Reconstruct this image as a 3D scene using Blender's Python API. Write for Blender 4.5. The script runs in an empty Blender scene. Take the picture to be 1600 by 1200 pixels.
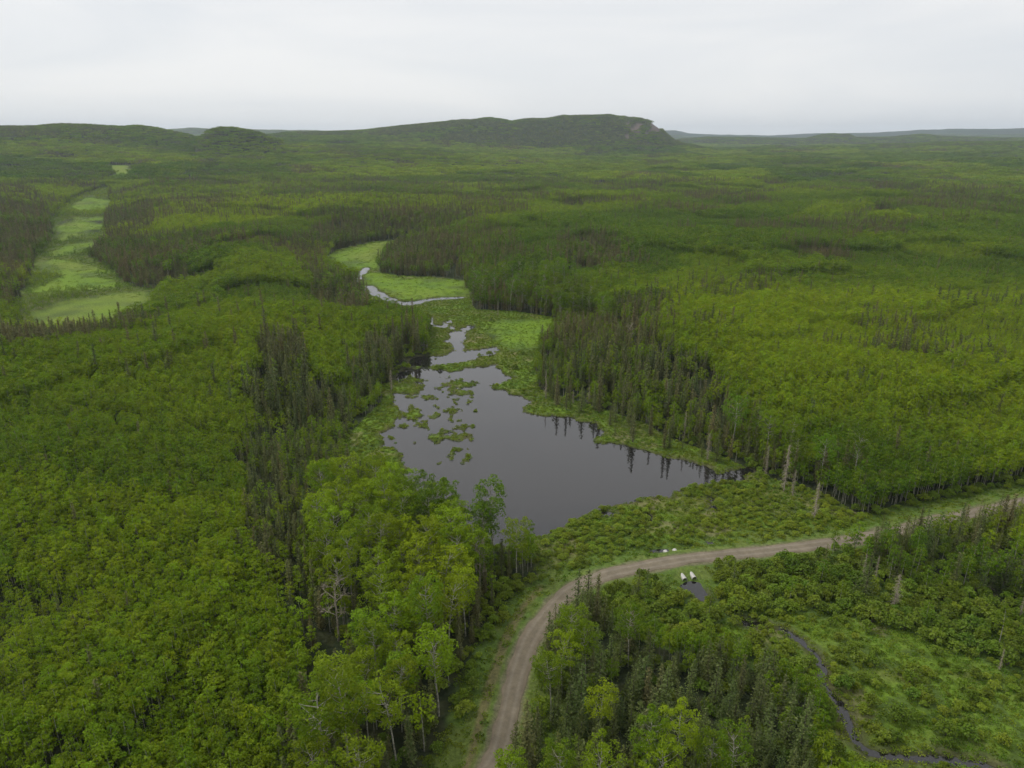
import bpy, math, random
import numpy as np
from mathutils import Vector

# ------------------------------------------------------------------ camera, sky, sun, exposure
scene = bpy.context.scene
COL = scene.collection
CAM_H = 100.0
PITCH = 18.964
cam = bpy.data.cameras.new('camera')
cam.sensor_width = 36.0
cam.lens = 24.75
cam.clip_start = 1.0
cam.clip_end = 60000.0
cam_o = bpy.data.objects.new('camera', cam)
cam_o.location = (0, 0, CAM_H)
cam_o.rotation_euler = (math.radians(90 - PITCH), 0, 0)
COL.objects.link(cam_o)
scene.camera = cam_o

SUN_EL, SUN_AZ = math.radians(52), math.radians(-60)      # azimuth from +Y towards +X
w = bpy.data.worlds.new('World')
scene.world = w
w.use_nodes = True
nt = w.node_tree
N, L = nt.nodes, nt.links
N.clear()
out = N.new('ShaderNodeOutputWorld')
bg = N.new('ShaderNodeBackground')
sky = N.new('ShaderNodeTexSky')
sky.sky_type = 'NISHITA'
sky.sun_disc = False
sky.sun_elevation = SUN_EL
sky.sun_rotation = SUN_AZ
skm = N.new('ShaderNodeMix'); skm.data_type = 'RGBA'
skm.inputs[0].default_value = 0.94                          # an even overcast sheet over the blue
tc = N.new('ShaderNodeTexCoord')
mp = N.new('ShaderNodeMapping'); mp.inputs['Scale'].default_value = (1.2, 1.2, 7.0)
mp.inputs['Rotation'].default_value = (0.05, 0.09, 0)
nz = N.new('ShaderNodeTexNoise'); nz.inputs['Scale'].default_value = 1.6
nz.inputs['Detail'].default_value = 5; nz.inputs['Roughness'].default_value = 0.5
nz.inputs['Distortion'].default_value = 0.6
rp = N.new('ShaderNodeValToRGB')
rp.color_ramp.elements[0].position = 0.32; rp.color_ramp.elements[0].color = (6.25, 6.42, 6.65, 1)
rp.color_ramp.elements[1].position = 0.68; rp.color_ramp.elements[1].color = (7.45, 7.38, 7.3, 1)
L.new(tc.outputs['Generated'], mp.inputs['Vector'])
L.new(mp.outputs[0], nz.inputs['Vector'])
L.new(nz.outputs[0], rp.inputs[0])
L.new(sky.outputs[0], skm.inputs[6]); L.new(rp.outputs[0], skm.inputs[7])
L.new(skm.outputs[2], bg.inputs['Color'])
bg.inputs['Strength'].default_value = 0.1
L.new(bg.outputs[0], out.inputs['Surface'])

sl = bpy.data.lights.new('sun', 'SUN')
sl.energy = 1.5
sl.angle = math.radians(22)
sl.color = (1.0, 0.95, 0.86)
so = bpy.data.objects.new('sun', sl)
d = Vector((math.sin(SUN_AZ) * math.cos(SUN_EL), math.cos(SUN_AZ) * math.cos(SUN_EL), math.sin(SUN_EL)))
so.rotation_euler = d.to_track_quat('Z', 'Y').to_euler()
so.location = (0, 0, 400)
COL.objects.link(so)

scene.view_settings.view_transform = 'Standard'
scene.view_settings.look = 'None'
scene.view_settings.exposure = 0.38
scene.view_settings.gamma = 1.0
scene.view_settings.use_curve_mapping = False
cy = scene.cycles
cy.max_bounces = 5; cy.diffuse_bounces = 3; cy.glossy_bounces = 3; cy.transmission_bounces = 2
cy.volume_bounces = 0
cy.use_denoising = True
cy.denoising_input_passes = 'RGB_ALBEDO_NORMAL'
cy.denoising_prefilter = 'ACCURATE'
cy.use_adaptive_sampling = True
cy.adaptive_threshold = 0.02

rng = np.random.default_rng(7)
R = random.Random(11)

# ------------------------------------------------------------------ noise helpers (numpy)
def _hash(ix, iy, s):
    n = (ix.astype(np.int64) * 374761393 + iy.astype(np.int64) * 668265263 + s * 982451653) & 0x7fffffff
    n = ((n ^ (n >> 13)) * 1274126177) & 0x7fffffff
    return ((n ^ (n >> 16)) & 0xffff) / 65535.0

def vnoise(x, y, s=0):
    ix = np.floor(x); iy = np.floor(y)
    fx = x - ix; fy = y - iy
    fx = fx * fx * (3 - 2 * fx); fy = fy * fy * (3 - 2 * fy)
    a = _hash(ix, iy, s); b = _hash(ix + 1, iy, s); c = _hash(ix, iy + 1, s); dd = _hash(ix + 1, iy + 1, s)
    return (a * (1 - fx) + b * fx) * (1 - fy) + (c * (1 - fx) + dd * fx) * fy

def fbm(x, y, scale, oct=3, s=0):
    t = 0; a = 1; n = 0
    for i in range(oct):
        t = t + a * vnoise(x / scale * 2 ** i + 17.3 * i, y / scale * 2 ** i - 9.1 * i, s + i)
        n += a; a *= 0.5
    return t / n

def smooth(a, b, x):
    t = np.clip((x - a) / (b - a), 0, 1)
    return t * t * (3 - 2 * t)

def cells(x, y, size, s=0):
    """random value of the nearest jittered cell: forest stands with their own age"""
    ix = np.floor(x / size); iy = np.floor(y / size)
    best = np.full(x.shape, 1e18); val = np.zeros(x.shape)
    for i in (-1, 0, 1):
        for j in (-1, 0, 1):
            cx = (ix + i + _hash(ix + i, iy + j, s)) * size
            cy_ = (iy + j + _hash(ix + i, iy + j, s + 1)) * size
            dd = (cx - x) ** 2 + (cy_ - y) ** 2
            m = dd < best
            best = np.where(m, dd, best)
            val = np.where(m, _hash(ix + i, iy + j, s + 2), val)
    return val

def seg_dist(px, py, pts):
    """distance to a polyline, running length along it and side (+ = right of travel)"""
    best = np.full(px.shape, 1e9); side = np.zeros(px.shape)
    for (ax, ay), (bx, by) in zip(pts[:-1], pts[1:]):
        dx, dy = bx - ax, by - ay
        l2 = dx * dx + dy * dy
        t = np.clip(((px - ax) * dx + (py - ay) * dy) / l2, 0, 1)
        dd = np.hypot(px - ax - t * dx, py - ay - t * dy)
        m = dd < best
        best = np.where(m, dd, best)
        side = np.where(m, np.sign((px - ax) * dy - (py - ay) * dx), side)
    return best, side

def inside(px, py, poly):
    r = np.zeros(px.shape, bool)
    n = len(poly)
    for i in range(n):
        ax, ay = poly[i][0], poly[i][1]; bx, by = poly[(i + 1) % n][0], poly[(i + 1) % n][1]
        if ay == by: continue
        c = ((ay > py) != (by > py)) & (px < (bx - ax) * (py - ay) / (by - ay) + ax)
        r ^= c
    return r

def sdf(px, py, poly):
    """positive outside"""
    d_, _ = seg_dist(px, py, [(p[0], p[1]) for p in poly] + [(poly[0][0], poly[0][1])])
    return np.where(inside(px, py, poly), -d_, d_)

# ------------------------------------------------------------------ the map (metres, camera above the origin, +Y ahead)
POND = [(4.8,163.7),(8.6,165.3),(14.1,170.6),(20.8,175.5),(23.1,180.3),(29.7,181.4),(34.4,182.2),(39.8,186.0),(47.8,188.0),(53.3,193.4),(59.3,195.5),(61.8,196.0),(65.3,197.3),(71.9,198.6),(75.9,204.9),(69.2,204.5),(65.0,202.6),(63.9,208.7),(59.4,211.6),(52.7,216.6),(46.4,220.3),(39.0,224.6),(32.9,226.2),(28.4,230.1),(33.6,237.1),(32.2,245.2),(26.4,247.1),(21.4,251.7),(15.3,253.0),(9.9,252.3),(3.0,257.1),(4.8,262.0),(6.5,268.6),(0.8,275.4),(-2.4,281.0),(-8.5,283.4),(-7.0,291.0),(-1.4,298.9),(-5.9,308.2),(-7.6,320.1),(-11.4,316.0),(-22.5,314.0),(-27.8,309.2),(-36.8,316.0),(-26.9,321.1),(-15.4,324.2),(-13.0,333.9),(-5.5,342.9),(-8.2,348.8),(-15.3,344.1),(-22.3,341.8),(-24.6,347.6),(-29.3,371.5),(-32.2,368.9),(-29.9,347.6),(-31.9,337.2),(-34.2,327.4),(-39.5,332.8),(-44.0,336.1),(-50.8,328.4),(-50.6,316.0),(-43.1,316.0),(-47.1,308.2),(-51.1,305.4),(-49.5,294.5),(-42.6,289.3),(-39.7,277.8),(-48.5,277.0),(-49.3,270.8),(-45.7,259.2),(-46.4,253.0),(-45.8,240.2),(-45.2,228.4),(-40.7,220.3),(-35.7,203.1),(-28.7,188.0),(-17.8,173.0),(-6.7,161.5),(2.5,159.0)]
POOLS = [
 [(39.9,142.9),(41.3,144.4),(43.1,144.7),(44.7,143.9),(45.8,141.3),(45.6,137.4),(43.9,136.0),(42.9,138.9),(41.3,140.8)],
 [(35.6,158.1),(40.7,159.0),(40.7,157.2),(37.8,156.6),(35.0,156.6)],
 [(42.0,160.9),(42.8,158.4),(45.9,159.9),(47.2,158.4),(44.4,156.9),(41.5,157.2)],
 [(50.7,163.4),(52.9,162.7),(53.8,161.2),(52.9,160.2),(51.1,161.8)],
 [(54.0,160.5),(55.9,160.9),(54.9,158.7),(53.5,159.3)],
 [(62.8,162.1),(67.3,162.4),(67.4,161.5),(62.9,161.2)],
 [(59.6,192.1),(60.7,192.6),(58.7,179.5),(57.8,180.3)],
 [(38.1,178.8),(39.1,178.4),(39.7,172.0),(38.9,172.0)],
 [(25.6,178.4),(30.2,178.8),(29.3,176.2),(26.1,176.2)],
 [(-78.0,461.6),(-72.7,457.6),(-65.8,459.6),(-59.9,463.6),(-57.9,453.7),(-66.1,446.1),(-72.7,446.1),(-81.6,449.8),(-82.1,457.6)],
 [(-87.4,440.5),(-85.6,444.2),(-83.9,435.1),(-86.4,433.3)],
 [(-81.3,431.5),(-78.5,431.5),(-77.3,424.6),(-80.0,426.3)],
 [(-50.2,401.8),(-50.2,414.5),(-47.3,412.9),(-45.5,395.7),(-48.4,395.7)],
 [(-39.0,406.5),(-35.6,406.5),(-34.4,400.2),(-37.7,400.2)],
 [(-40.4,392.7),(-40.1,401.8),(-37.5,397.2),(-36.1,389.7),(-38.9,388.3)],
 [(-35.9,395.7),(-32.0,388.3),(-32.0,384.0),(-35.5,386.8)],
 [(-29.7,386.8),(-26.6,389.7),(-24.7,394.2),(-21.4,394.2),(-22.0,385.4),(-26.8,381.1)],
 [(-34.9,379.7),(-33.1,379.7),(-33.0,374.2),(-34.9,375.6)],
 [(-27.2,377.0),(-25.2,378.4),(-25.2,372.9),(-26.6,372.9)],
 [(-36.0,361.1),(-33.6,365.0),(-32.1,358.6),(-35.0,357.3)],
]
STREAMS = [   # polyline, half width
 ([(-121.2,586.8),(-120.7,565.6),(-121.4,554.1),(-119.6,540.4),(-119.3,529.8)], 2.6),
 ([(-104.8,507.4),(-99.8,493.5),(-95.9,486.8),(-90.3,478.1),(-86.7,469.7),(-80.9,463.6),(-75.8,455.6)], 4.2),
 ([(-63.4,457.6),(-53.7,465.6),(-47.0,467.6),(-35.2,470.7)], 2.8),
 ([(-73.4,429.7),(-69.4,429.7),(-64.6,421.2),(-61.0,414.5)], 2.6),
 ([(-59.8,414.5),(-57.3,412.9)], 3.0),
 ([(-44.2,394.2),(-39.5,391.2)], 1.8),
 ([(-28.8,365.0),(-29.8,378.4)], 3.6),
 ([(51.0,129.6),(52.2,128.8),(54.7,128.8)], 0.75),
 ([(58.6,127.3),(59.3,126.4),(59.9,124.9),(60.7,123.9),(61.3,123.1),(61.5,121.7),(62.1,120.5),(62.4,119.2),(62.5,117.7),(62.4,114.7),(60.6,111.4),(60.8,108.8),(61.7,105.7),(61.2,102.7),(61.0,100.1),(60.6,96.9),(61.7,94.7),(64.1,93.9),(68.8,93.1),(72.2,93.1),(77.0,92.4),(79.9,91.8),(82.2,89.9)], 0.62),
]
ROAD = [(-8.3,78.7),(-6.6,84.1),(-4.5,88.6),(-2.3,93.4),(-0.6,102.6),(1.3,113.5),(4.6,124.5),(10.7,135.5),(15.0,140.6),(21.6,145.2),(28.2,147.8),(41.8,152.1),(51.9,154.1),(63.2,156.0),(72.7,157.8),(79.9,159.3),(89.2,161.5),(95.0,163.1),(105.4,166.6),(118.3,172.0),(129.9,175.5),(148.9,182.2),(175.3,192.1),(216.4,205.4)]
TRACK = [(-8.8,86.5),(-7.1,92.7),(-6.0,99.6),(-4.3,109.0),(-2.0,119.8),(0.0,126.8),(2.9,134.6),(6.8,141.8)]
MARSH = [(-159.1,593.1),(-172.1,693.4),(-144.4,754.0),(-110.6,769.5),(-106.4,724.8),(-122.2,676.6),(-107.8,562.7),(-80.6,551.3),(-54.6,543.1),(-33.0,529.8),(-30.8,478.1),(-22.1,433.3),(0.0,428.0),(23.2,416.1),(30.2,378.4),(14.7,346.4),(9.6,314.0),(10.9,282.6),(25.8,265.6),(37.5,256.4),(47.7,243.3),(56.5,228.4),(65.7,220.3),(76.3,205.4),(76.1,198.6),(55.8,182.2),(21.5,158.4),(9.8,155.4),(2.5,159.0),(-6.7,161.5),(-17.8,173.0),(-28.7,188.0),(-35.7,203.1),(-52.6,205.4),(-55.8,215.1),(-59.0,240.2),(-51.8,267.1),(-56.5,291.0),(-47.9,314.0),(-40.0,329.5),(-48.7,408.0),(-69.7,416.1),(-82.9,424.6),(-95.9,461.6),(-116.4,529.8),(-145.8,571.5)]
MEADOWS = [
 [(-161.9,599.6),(-166.3,656.6),(-159.2,706.5),(-142.5,744.1),(-109.2,759.1),(-106.4,724.8),(-125.1,693.4),(-111.1,586.8),(-125.0,571.5),(-130.9,562.7)],
 [(-108.3,571.5),(-99.8,545.8),(-78.3,535.0),(-54.1,537.7),(-33.6,524.7),(-31.6,476.0),(-47.9,471.8),(-69.3,469.7),(-90.0,489.0),(-105.3,509.8),(-118.6,540.4)],
 [(-7.6,408.0),(22.8,408.0),(27.7,378.4),(13.1,346.4),(-3.2,340.6),(-14.2,378.4)],
 [(-343.2,505.1),(-355.9,556.9),(-327.3,551.3),(-299.8,529.8),(-289.1,509.8),(-302.8,491.2),(-326.0,478.1),(-340.5,486.8)],
 [(-295.9,424.6),(-289.9,461.6),(-277.8,486.8),(-254.1,493.5),(-227.2,433.3),(-231.7,400.2),(-246.6,378.4),(-266.1,378.4)],
 [(-581.6,911.7),(-603.6,990.5),(-569.0,1007.9),(-483.4,844.1),(-479.4,785.6),(-471.8,744.1),(-504.0,785.6)],
 [(-438.6,664.4),(-454.1,720.2),(-441.7,774.8),(-412.5,724.8),(-409.5,676.6),(-417.1,648.9)],
 [(-724.3,1195.5),(-750.4,1288.1),(-687.3,1246.8),(-611.9,1104.4),(-627.0,1054.0),(-661.4,1083.7)],
 [(-418.5,612.9),(-410.2,637.7),(-375.7,612.9),(-318.2,562.7),(-339.2,545.8),(-385.5,571.5)],
 [(-979.6,1774.3),(-931.1,1801.3),(-834.5,1627.7),(-840.5,1542.4)],
 [(186.2,1697.9),(222.2,1748.1),(207.2,1605.5),(175.8,1562.9)],
 [(604.2,4358.1),(969.3,5090.2),(793.0,4065.3),(544.2,3583.0)],
 [(2511.3,5090.2),(2731.6,5090.2),(1943.7,3583.0),(1718.3,3382.0)],
]
OPEN = [(45.7,126.8),(50.1,132.3),(64.9,133.4),(75.4,131.2),(84.8,124.7),(94.2,117.9),(100.9,112.4),(110.8,105.7),(93.7,84.1),(55.0,84.1),(59.0,105.7),(55.6,116.0)]
TYPES = ['young', 'conif', 'mature', 'firmix', 'shrubtall', 'open', 'lowshrub', 'mixed', 'marsh', 'meadow', 'bare', 'edgeconif', 'mixfar', 'halfgrown']
T = {n: i for i, n in enumerate(TYPES)}
REGIONS = [
 ('conif', [(-116.6,303.1),(-108.4,318.7),(-92.1,303.1),(-72.1,267.7),(-55.0,252.7),(-51.0,221.0),(-50.9,205.1),(-41.7,189.0),(-44.6,184.7),(-56.3,186.8),(-52.2,164.1),(-44.4,140.3),(-34.9,121.7),(-30.9,106.7),(-31.6,97.3),(-30.4,82.3),(-35.3,82.3),(-38.8,97.3),(-43.1,113.8),(-56.2,135.3),(-68.7,164.1),(-85.9,205.1)]),
 ('mature', [(-56.5,172.7),(-42.5,176.6),(-27.3,168.9),(-17.1,168.9),(-6.5,158.3),(2.4,155.0),(5.1,138.9),(4.5,119.8),(0.0,110.0),(-3.4,101.4),(-6.1,89.6),(-7.4,72.3),(-28.0,72.3),(-31.1,90.9),(-28.9,99.8),(-31.4,113.8),(-40.2,126.5),(-50.3,153.4)]),
 ('mature', [(-29.2,76.1),(-5.5,76.1),(-3.2,61.6),(-31.6,61.6)]),
 ('conif', [(-221.9,684.2),(-200.9,746.3),(-166.4,671.2),(-164.7,605.8),(-146.0,542.9),(-110.6,503.3),(-95.0,458.3),(-86.4,420.2),(-88.5,387.6),(-116.8,420.2),(-159.4,529.1)]),
 ('conif', [(-214.3,746.3),(-188.3,880.2),(-130.7,917.3),(-51.1,957.5),(-44.3,826.5),(-107.1,746.3),(-152.6,706.8),(-177.3,654.6)]),
 ('mixfar', [(-69.1,769.9),(-28.4,791.9),(0.0,705.8),(15.7,575.1),(0.0,532.2),(-28.3,514.2),(-48.9,534.9)]),
 ('conif', [(-106.2,560.1),(-119.8,663.0),(-104.9,729.2),(-69.1,769.9),(-49.5,643.5),(-37.4,524.3),(-31.5,529.5),(-54.0,537.6),(-98.7,540.3)]),
 ('edgeconif', [(-29.4,468.5),(-30.2,506.8),(0.0,506.8),(32.5,506.8),(49.2,442.7),(58.6,392.2),(53.8,357.7),(31.3,370.8),(22.8,407.8),(0.0,421.2),(-21.8,428.1)]),
 ('conif', [(12.4,326.2),(26.8,355.0),(56.2,374.6),(65.0,326.2),(74.0,296.8),(84.2,271.9),(83.7,244.0),(92.0,220.7),(96.1,198.8),(84.8,190.2),(77.1,201.9),(65.4,219.6),(56.4,228.4),(47.8,244.0),(32.9,260.1),(15.7,270.4),(10.5,288.1)]),
 ('conif', [(-1133.3,1465.3),(-844.7,1295.1),(-608.7,957.5),(-442.5,662.8),(-350.2,503.3),(-299.8,420.2),(-346.5,420.2)]),
 ('conif', [(-596.8,1060.3),(-526.3,1060.3),(-380.7,764.8),(-413.2,723.9)]),
 ('conif', [(-421.6,698.6),(-402.5,721.7),(-302.7,618.6),(-236.0,526.8),(-237.7,478.7),(-282.3,513.9),(-356.1,584.8)]),
 ('shrubtall', [(11.7,135.7),(30.8,144.9),(61.1,152.6),(94.0,160.9),(125.2,167.9),(174.3,186.0),(93.7,84.1),(54.0,86.5),(54.2,105.7),(38.8,116.0),(27.2,123.7),(8.5,130.1)]),
 ('firmix', [(4.2,128.3),(14.6,136.4),(23.2,135.2),(26.4,120.0),(37.2,110.7),(48.4,107.4),(52.0,101.0),(53.0,89.9),(51.4,79.4),(43.5,67.9),(-8.7,67.9),(-5.8,78.4),(-1.1,93.9),(0.6,109.0)]),
 ('mixed', [(87.4,154.7),(104.0,161.4),(125.2,168.6),(148.3,176.7),(174.0,186.3),(129.2,129.6),(104.7,140.2),(91.7,144.1)]),
 ('open', OPEN),
 ('marsh', MARSH),
 ('lowshrub', [(8.4,161.5),(14.1,170.6),(23.0,179.9),(39.7,185.3),(61.3,195.5),(75.5,203.1),(89.6,192.1),(97.0,178.4),(104.7,168.6),(91.5,162.7),(63.0,158.4),(38.9,154.3),(25.3,149.2),(13.5,140.6),(7.8,147.0),(6.5,155.4)]),
 ('conif', [(-69.2,323.2),(-67.6,358.6),(-48.2,352.4),(-39.2,327.4),(-45.8,309.2),(-53.1,291.0),(-54.4,259.9),(-62.0,259.9),(-67.1,291.0)]),
 ('edgeconif', [(85.5,249.7),(85.9,228.4),(95.7,207.7),(112.3,203.1),(107.1,192.1),(94.2,189.3),(83.8,197.7),(76.4,212.6),(72.3,228.4)]),
]
for m_ in MEADOWS: REGIONS.append(('meadow', m_))
MARSH2 = [(-267.8,365.0),(-342.1,482.4),(-381.3,556.9),(-439.6,656.6),(-485.2,744.1),(-619.0,965.6),(-760.0,1246.8),(-822.4,1484.0),(-607.0,1104.4),(-543.3,965.6),(-464.1,819.7),(-410.9,706.5),(-384.8,648.9),(-307.1,551.3),(-275.9,505.1),(-247.3,493.5),(-211.1,408.0),(-215.0,375.6),(-236.5,358.6)]
REGIONS.append(('halfgrown', MARSH2))
for m_ in MEADOWS: REGIONS.append(('meadow', m_))

RIDGES = [  # crest distance, half depth, profile (azimuth, height)
 (3800, 430, [(-18.96,110.2),(-17.17,119.2),(-15.35,125.3),(-13.5,131.5),(-11.62,137.7),(-9.71,150.0),(-7.79,162.4),(-5.37,174.9),(-3.9,187.2),(-1.95,201.0),(-0.73,190.4),(0.0,178.2),(1.46,193.4),(2.93,196.4),(3.9,208.4),(5.83,212.6),(7.28,210.7),(8.0,201.5),(9.67,195.1),(10.39,182.9),(11.13,152.8),(11.64,122.6),(12.23,92.4),(13.34,71.4),(14.99,50.5)]),
 (2900, 260, [(-39.12,128.2),(-34.38,135.8),(-32.35,132.7),(-30.9,139.2),(-27.57,134.3),(-26.58,138.8),(-25.61,132.8),(-24.64,122.4),(-23.64,111.9),(-22.44,94.5),(-21.41,81.3)]),
 (2500, 190, [(-23.11,81.3),(-22.51,100.0),(-21.94,120.7),(-21.28,128.3),(-20.22,124.7),(-19.15,117.2),(-18.31,101.9),(-17.23,84.4)]),
 (9000, 1300, [(-27.21,177.8),(-23.78,219.9),(-23.15,227.2),(-22.32,221.2),(-18.9,210.3),(-17.13,211.4),(-13.48,199.2)]),
 (11800, 1700, [(9.73,194.3),(11.61,259.0),(12.31,258.6),(13.26,221.0),(14.42,201.9),(16.7,191.6),(18.93,181.5),(21.94,206.4),(24.82,212.8),(27.19,227.5),(28.7,250.7),(30.91,255.6),(33.02,252.0),(34.37,257.5),(39.06,270.3)]),
 (6200, 700, [(11.2,82.7),(12.6,102.5),(14.45,121.9),(18.96,116.7),(21.57,107.0),(22.59,134.8),(23.21,139.3),(24.25,134.4),(24.69,111.4),(27.26,120.1),(28.76,137.5),(29.91,119.6),(33.14,110.5),(34.51,106.2),(39.21,117.6)]),
 (4300, 420, [(14.54,28.5),(19.04,56.9),(23.33,61.3),(26.56,71.8),(29.24,81.7),(34.56,85.6),(39.26,91.9)]),
]

def az_of(x, y): return np.degrees(np.arctan2(x, y))

def water_sd(x, y):
    """signed distance to open water, negative in it, with a ragged marshy edge"""
    sd = np.full(x.shape, 400.0)
    m = (np.abs(x) < 420) & (y > 40) & (y < 800)
    X, Y = x[m], y[m]
    if X.size:
        s = sdf(X, Y, POND)
        n = (fbm(X, Y, 9, 4, 3) - 0.5)
        n2 = (fbm(X, Y, 3.2, 2, 31) - 0.5)
        left = smooth(-5, -35, X) * smooth(190, 225, Y) * smooth(400, 330, Y)
        far = smooth(215, 300, Y)
        amp = 2.2 + 5.0 * np.clip(left + 0.7 * far, 0, 1)
        s = s + n * amp * 2 + n2 * 2.0
        # weed beds inside the left arm of the pond
        weeds = smooth(-12, -34, X) * smooth(200, 215, Y) * smooth(330, 300, Y)
        k = fbm(X, Y * 0.55, 2.9, 3, 57) * .6 + fbm(X, Y * .5, 9, 2, 58) * .4
        s = np.maximum(s, np.where(weeds > 0.02, (k - 0.67 + 0.10 * weeds) * 14, -50))
        for p in POOLS:
            s = np.minimum(s, sdf(X, Y, p) + n * 1.6 + n2 * 1.2)
        for pl, hw in STREAMS:
            dd, _ = seg_dist(X, Y, pl)
            s = np.minimum(s, dd - hw * (0.75 + 0.7 * fbm(X, Y, 5, 2, 9)) + n2 * 0.7)
        sd[m] = s
    return sd

def road_d(x, y):
    dd = np.full(x.shape, 900.0); sd_ = np.ones(x.shape)
    m = (x > -60) & (x < 420) & (y > 30) & (y < 330)
    if m.any():
        a, b = seg_dist(x[m], y[m], ROAD)
        dd[m] = a; sd_[m] = b
    return dd, sd_

def marsh_d(x, y):
    dd = np.full(x.shape, 500.0)
    m = (x > -1400) & (x < 500) & (y > 30) & (y < 2200)
    X, Y = x[m], y[m]
    if X.size:
        s = sdf(X, Y, MARSH)
        s = np.minimum(s, sdf(X, Y, OPEN))
        s = np.minimum(s, sdf(X, Y, MARSH2))
        dd[m] = s
    return dd

def base_h(x, y):
    r = np.hypot(x, y); a = az_of(x, y)
    h = 58 * smooth(900, 4200, r) - 14 * smooth(5, 25, a) * smooth(1500, 4000, r) * smooth(9000, 6000, r) + 10 * smooth(5000, 12000, r)
    h = h + 30 * smooth(1300, 2600, r) * smooth(2, -12, a)
    h = h + (fbm(x, y, 1500, 3, 41) - 0.5) * 46 * smooth(700, 2600, r)
    return h

def ground_h(x, y, wsd=None, full=False):
    r = np.hypot(x, y); a = az_of(x, y)
    if wsd is None: wsd = water_sd(x, y)
    md = marsh_d(x, y)
    rd, _ = road_d(x, y)
    b = base_h(x, y)
    dry = smooth(0, 90, np.minimum(md, wsd)) * smooth(15, 90, rd)
    und = (fbm(x, y, 170, 3, 21)) * 18 + (fbm(x, y, 45, 2, 25)) * 2.0
    h = b + dry * und
    bank = np.where(wsd < 0, np.maximum(wsd * 0.5, -1.2), 0.42 * (1 - np.exp(-wsd / 1.0)))
    h = h * smooth(-0.5, 6, wsd) + bank
    h = h + 0.22 * (fbm(x, y, 2.6, 2, 77) - 0.3) * smooth(0, 3, wsd) * (r < 700)
    k = smooth(7.2, 3.6, rd)
    h = np.where(wsd > 0.0, h * (1 - k) + 1.25 * k, h)
    k2 = smooth(2.7, 2.2, rd)
    h = h - 0.12 * k2
    hill = np.zeros(x.shape)
    for D, wd, pr in RIDGES:
        az_ = np.array([p[0] for p in pr]); ch = np.array([p[1] for p in pr])
        c = np.interp(a, az_, ch, left=-50, right=-50)
        t = (r - D) / wd
        g = np.where(t < 0, np.exp(-np.abs(t) ** 2.2), np.exp(-np.abs(t) ** 2 * 0.5))
        ext = (c - b) * g
        rough = 1 + (fbm(x, y, 260, 3, 61) - 0.5) * 0.5 * (1 - g)
        hill = np.maximum(hill, ext * rough)
    h = h + hill
    if full: return h, wsd, md, rd, hill
    return h

def classify(x, y):
    t = np.zeros(x.shape, int)
    wx = x + (fbm(x, y, 22, 2, 71) - 0.5) * 13; wy = y + (fbm(x, y, 22, 2, 73) - 0.5) * 13
    r = np.hypot(x, y)
    # conifer patches scattered through the aspen sea
    pn = fbm(x + 500, y, 95, 3, 101)
    bd = np.abs(fbm(x * .55, y, 330, 3, 105) - .5); bm = fbm(x, y, 210, 2, 107)
    t[(pn > 0.60) & (r > 330)] = T['mixfar']
    t[(pn > 0.67) & (r > 330)] = T['conif']
    big = fbm(x, y * 0.45, 520, 3, 131)
    t[(bd < .016) & (bm > .47) & (r > 380)] = T['conif']
    t[(big > 0.70) & (r > 900)] = T['mixfar']
    inr = r < 3200
    for name, poly in REGIONS:
        xs = [p[0] for p in poly]; ys = [p[1] for p in poly]
        m = inr & (x > min(xs) - 15) & (x < max(xs) + 15) & (y > min(ys) - 15) & (y < max(ys) + 15)
        if not m.any(): continue
        k = np.zeros(x.shape, bool)
        if name in ('marsh', 'meadow', 'open', 'lowshrub'):
            k[m] = inside((x[m] + wx[m]) / 2, (y[m] + wy[m]) / 2, poly)
        else:
            k[m] = inside(wx[m], wy[m], poly)
        t[k] = T[name]
    return t

# ------------------------------------------------------------------ material helpers
def mat(name):
    m = bpy.data.materials.new(name); m.use_nodes = True
    m.node_tree.nodes.clear()
    return m, m.node_tree.nodes, m.node_tree.links

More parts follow.
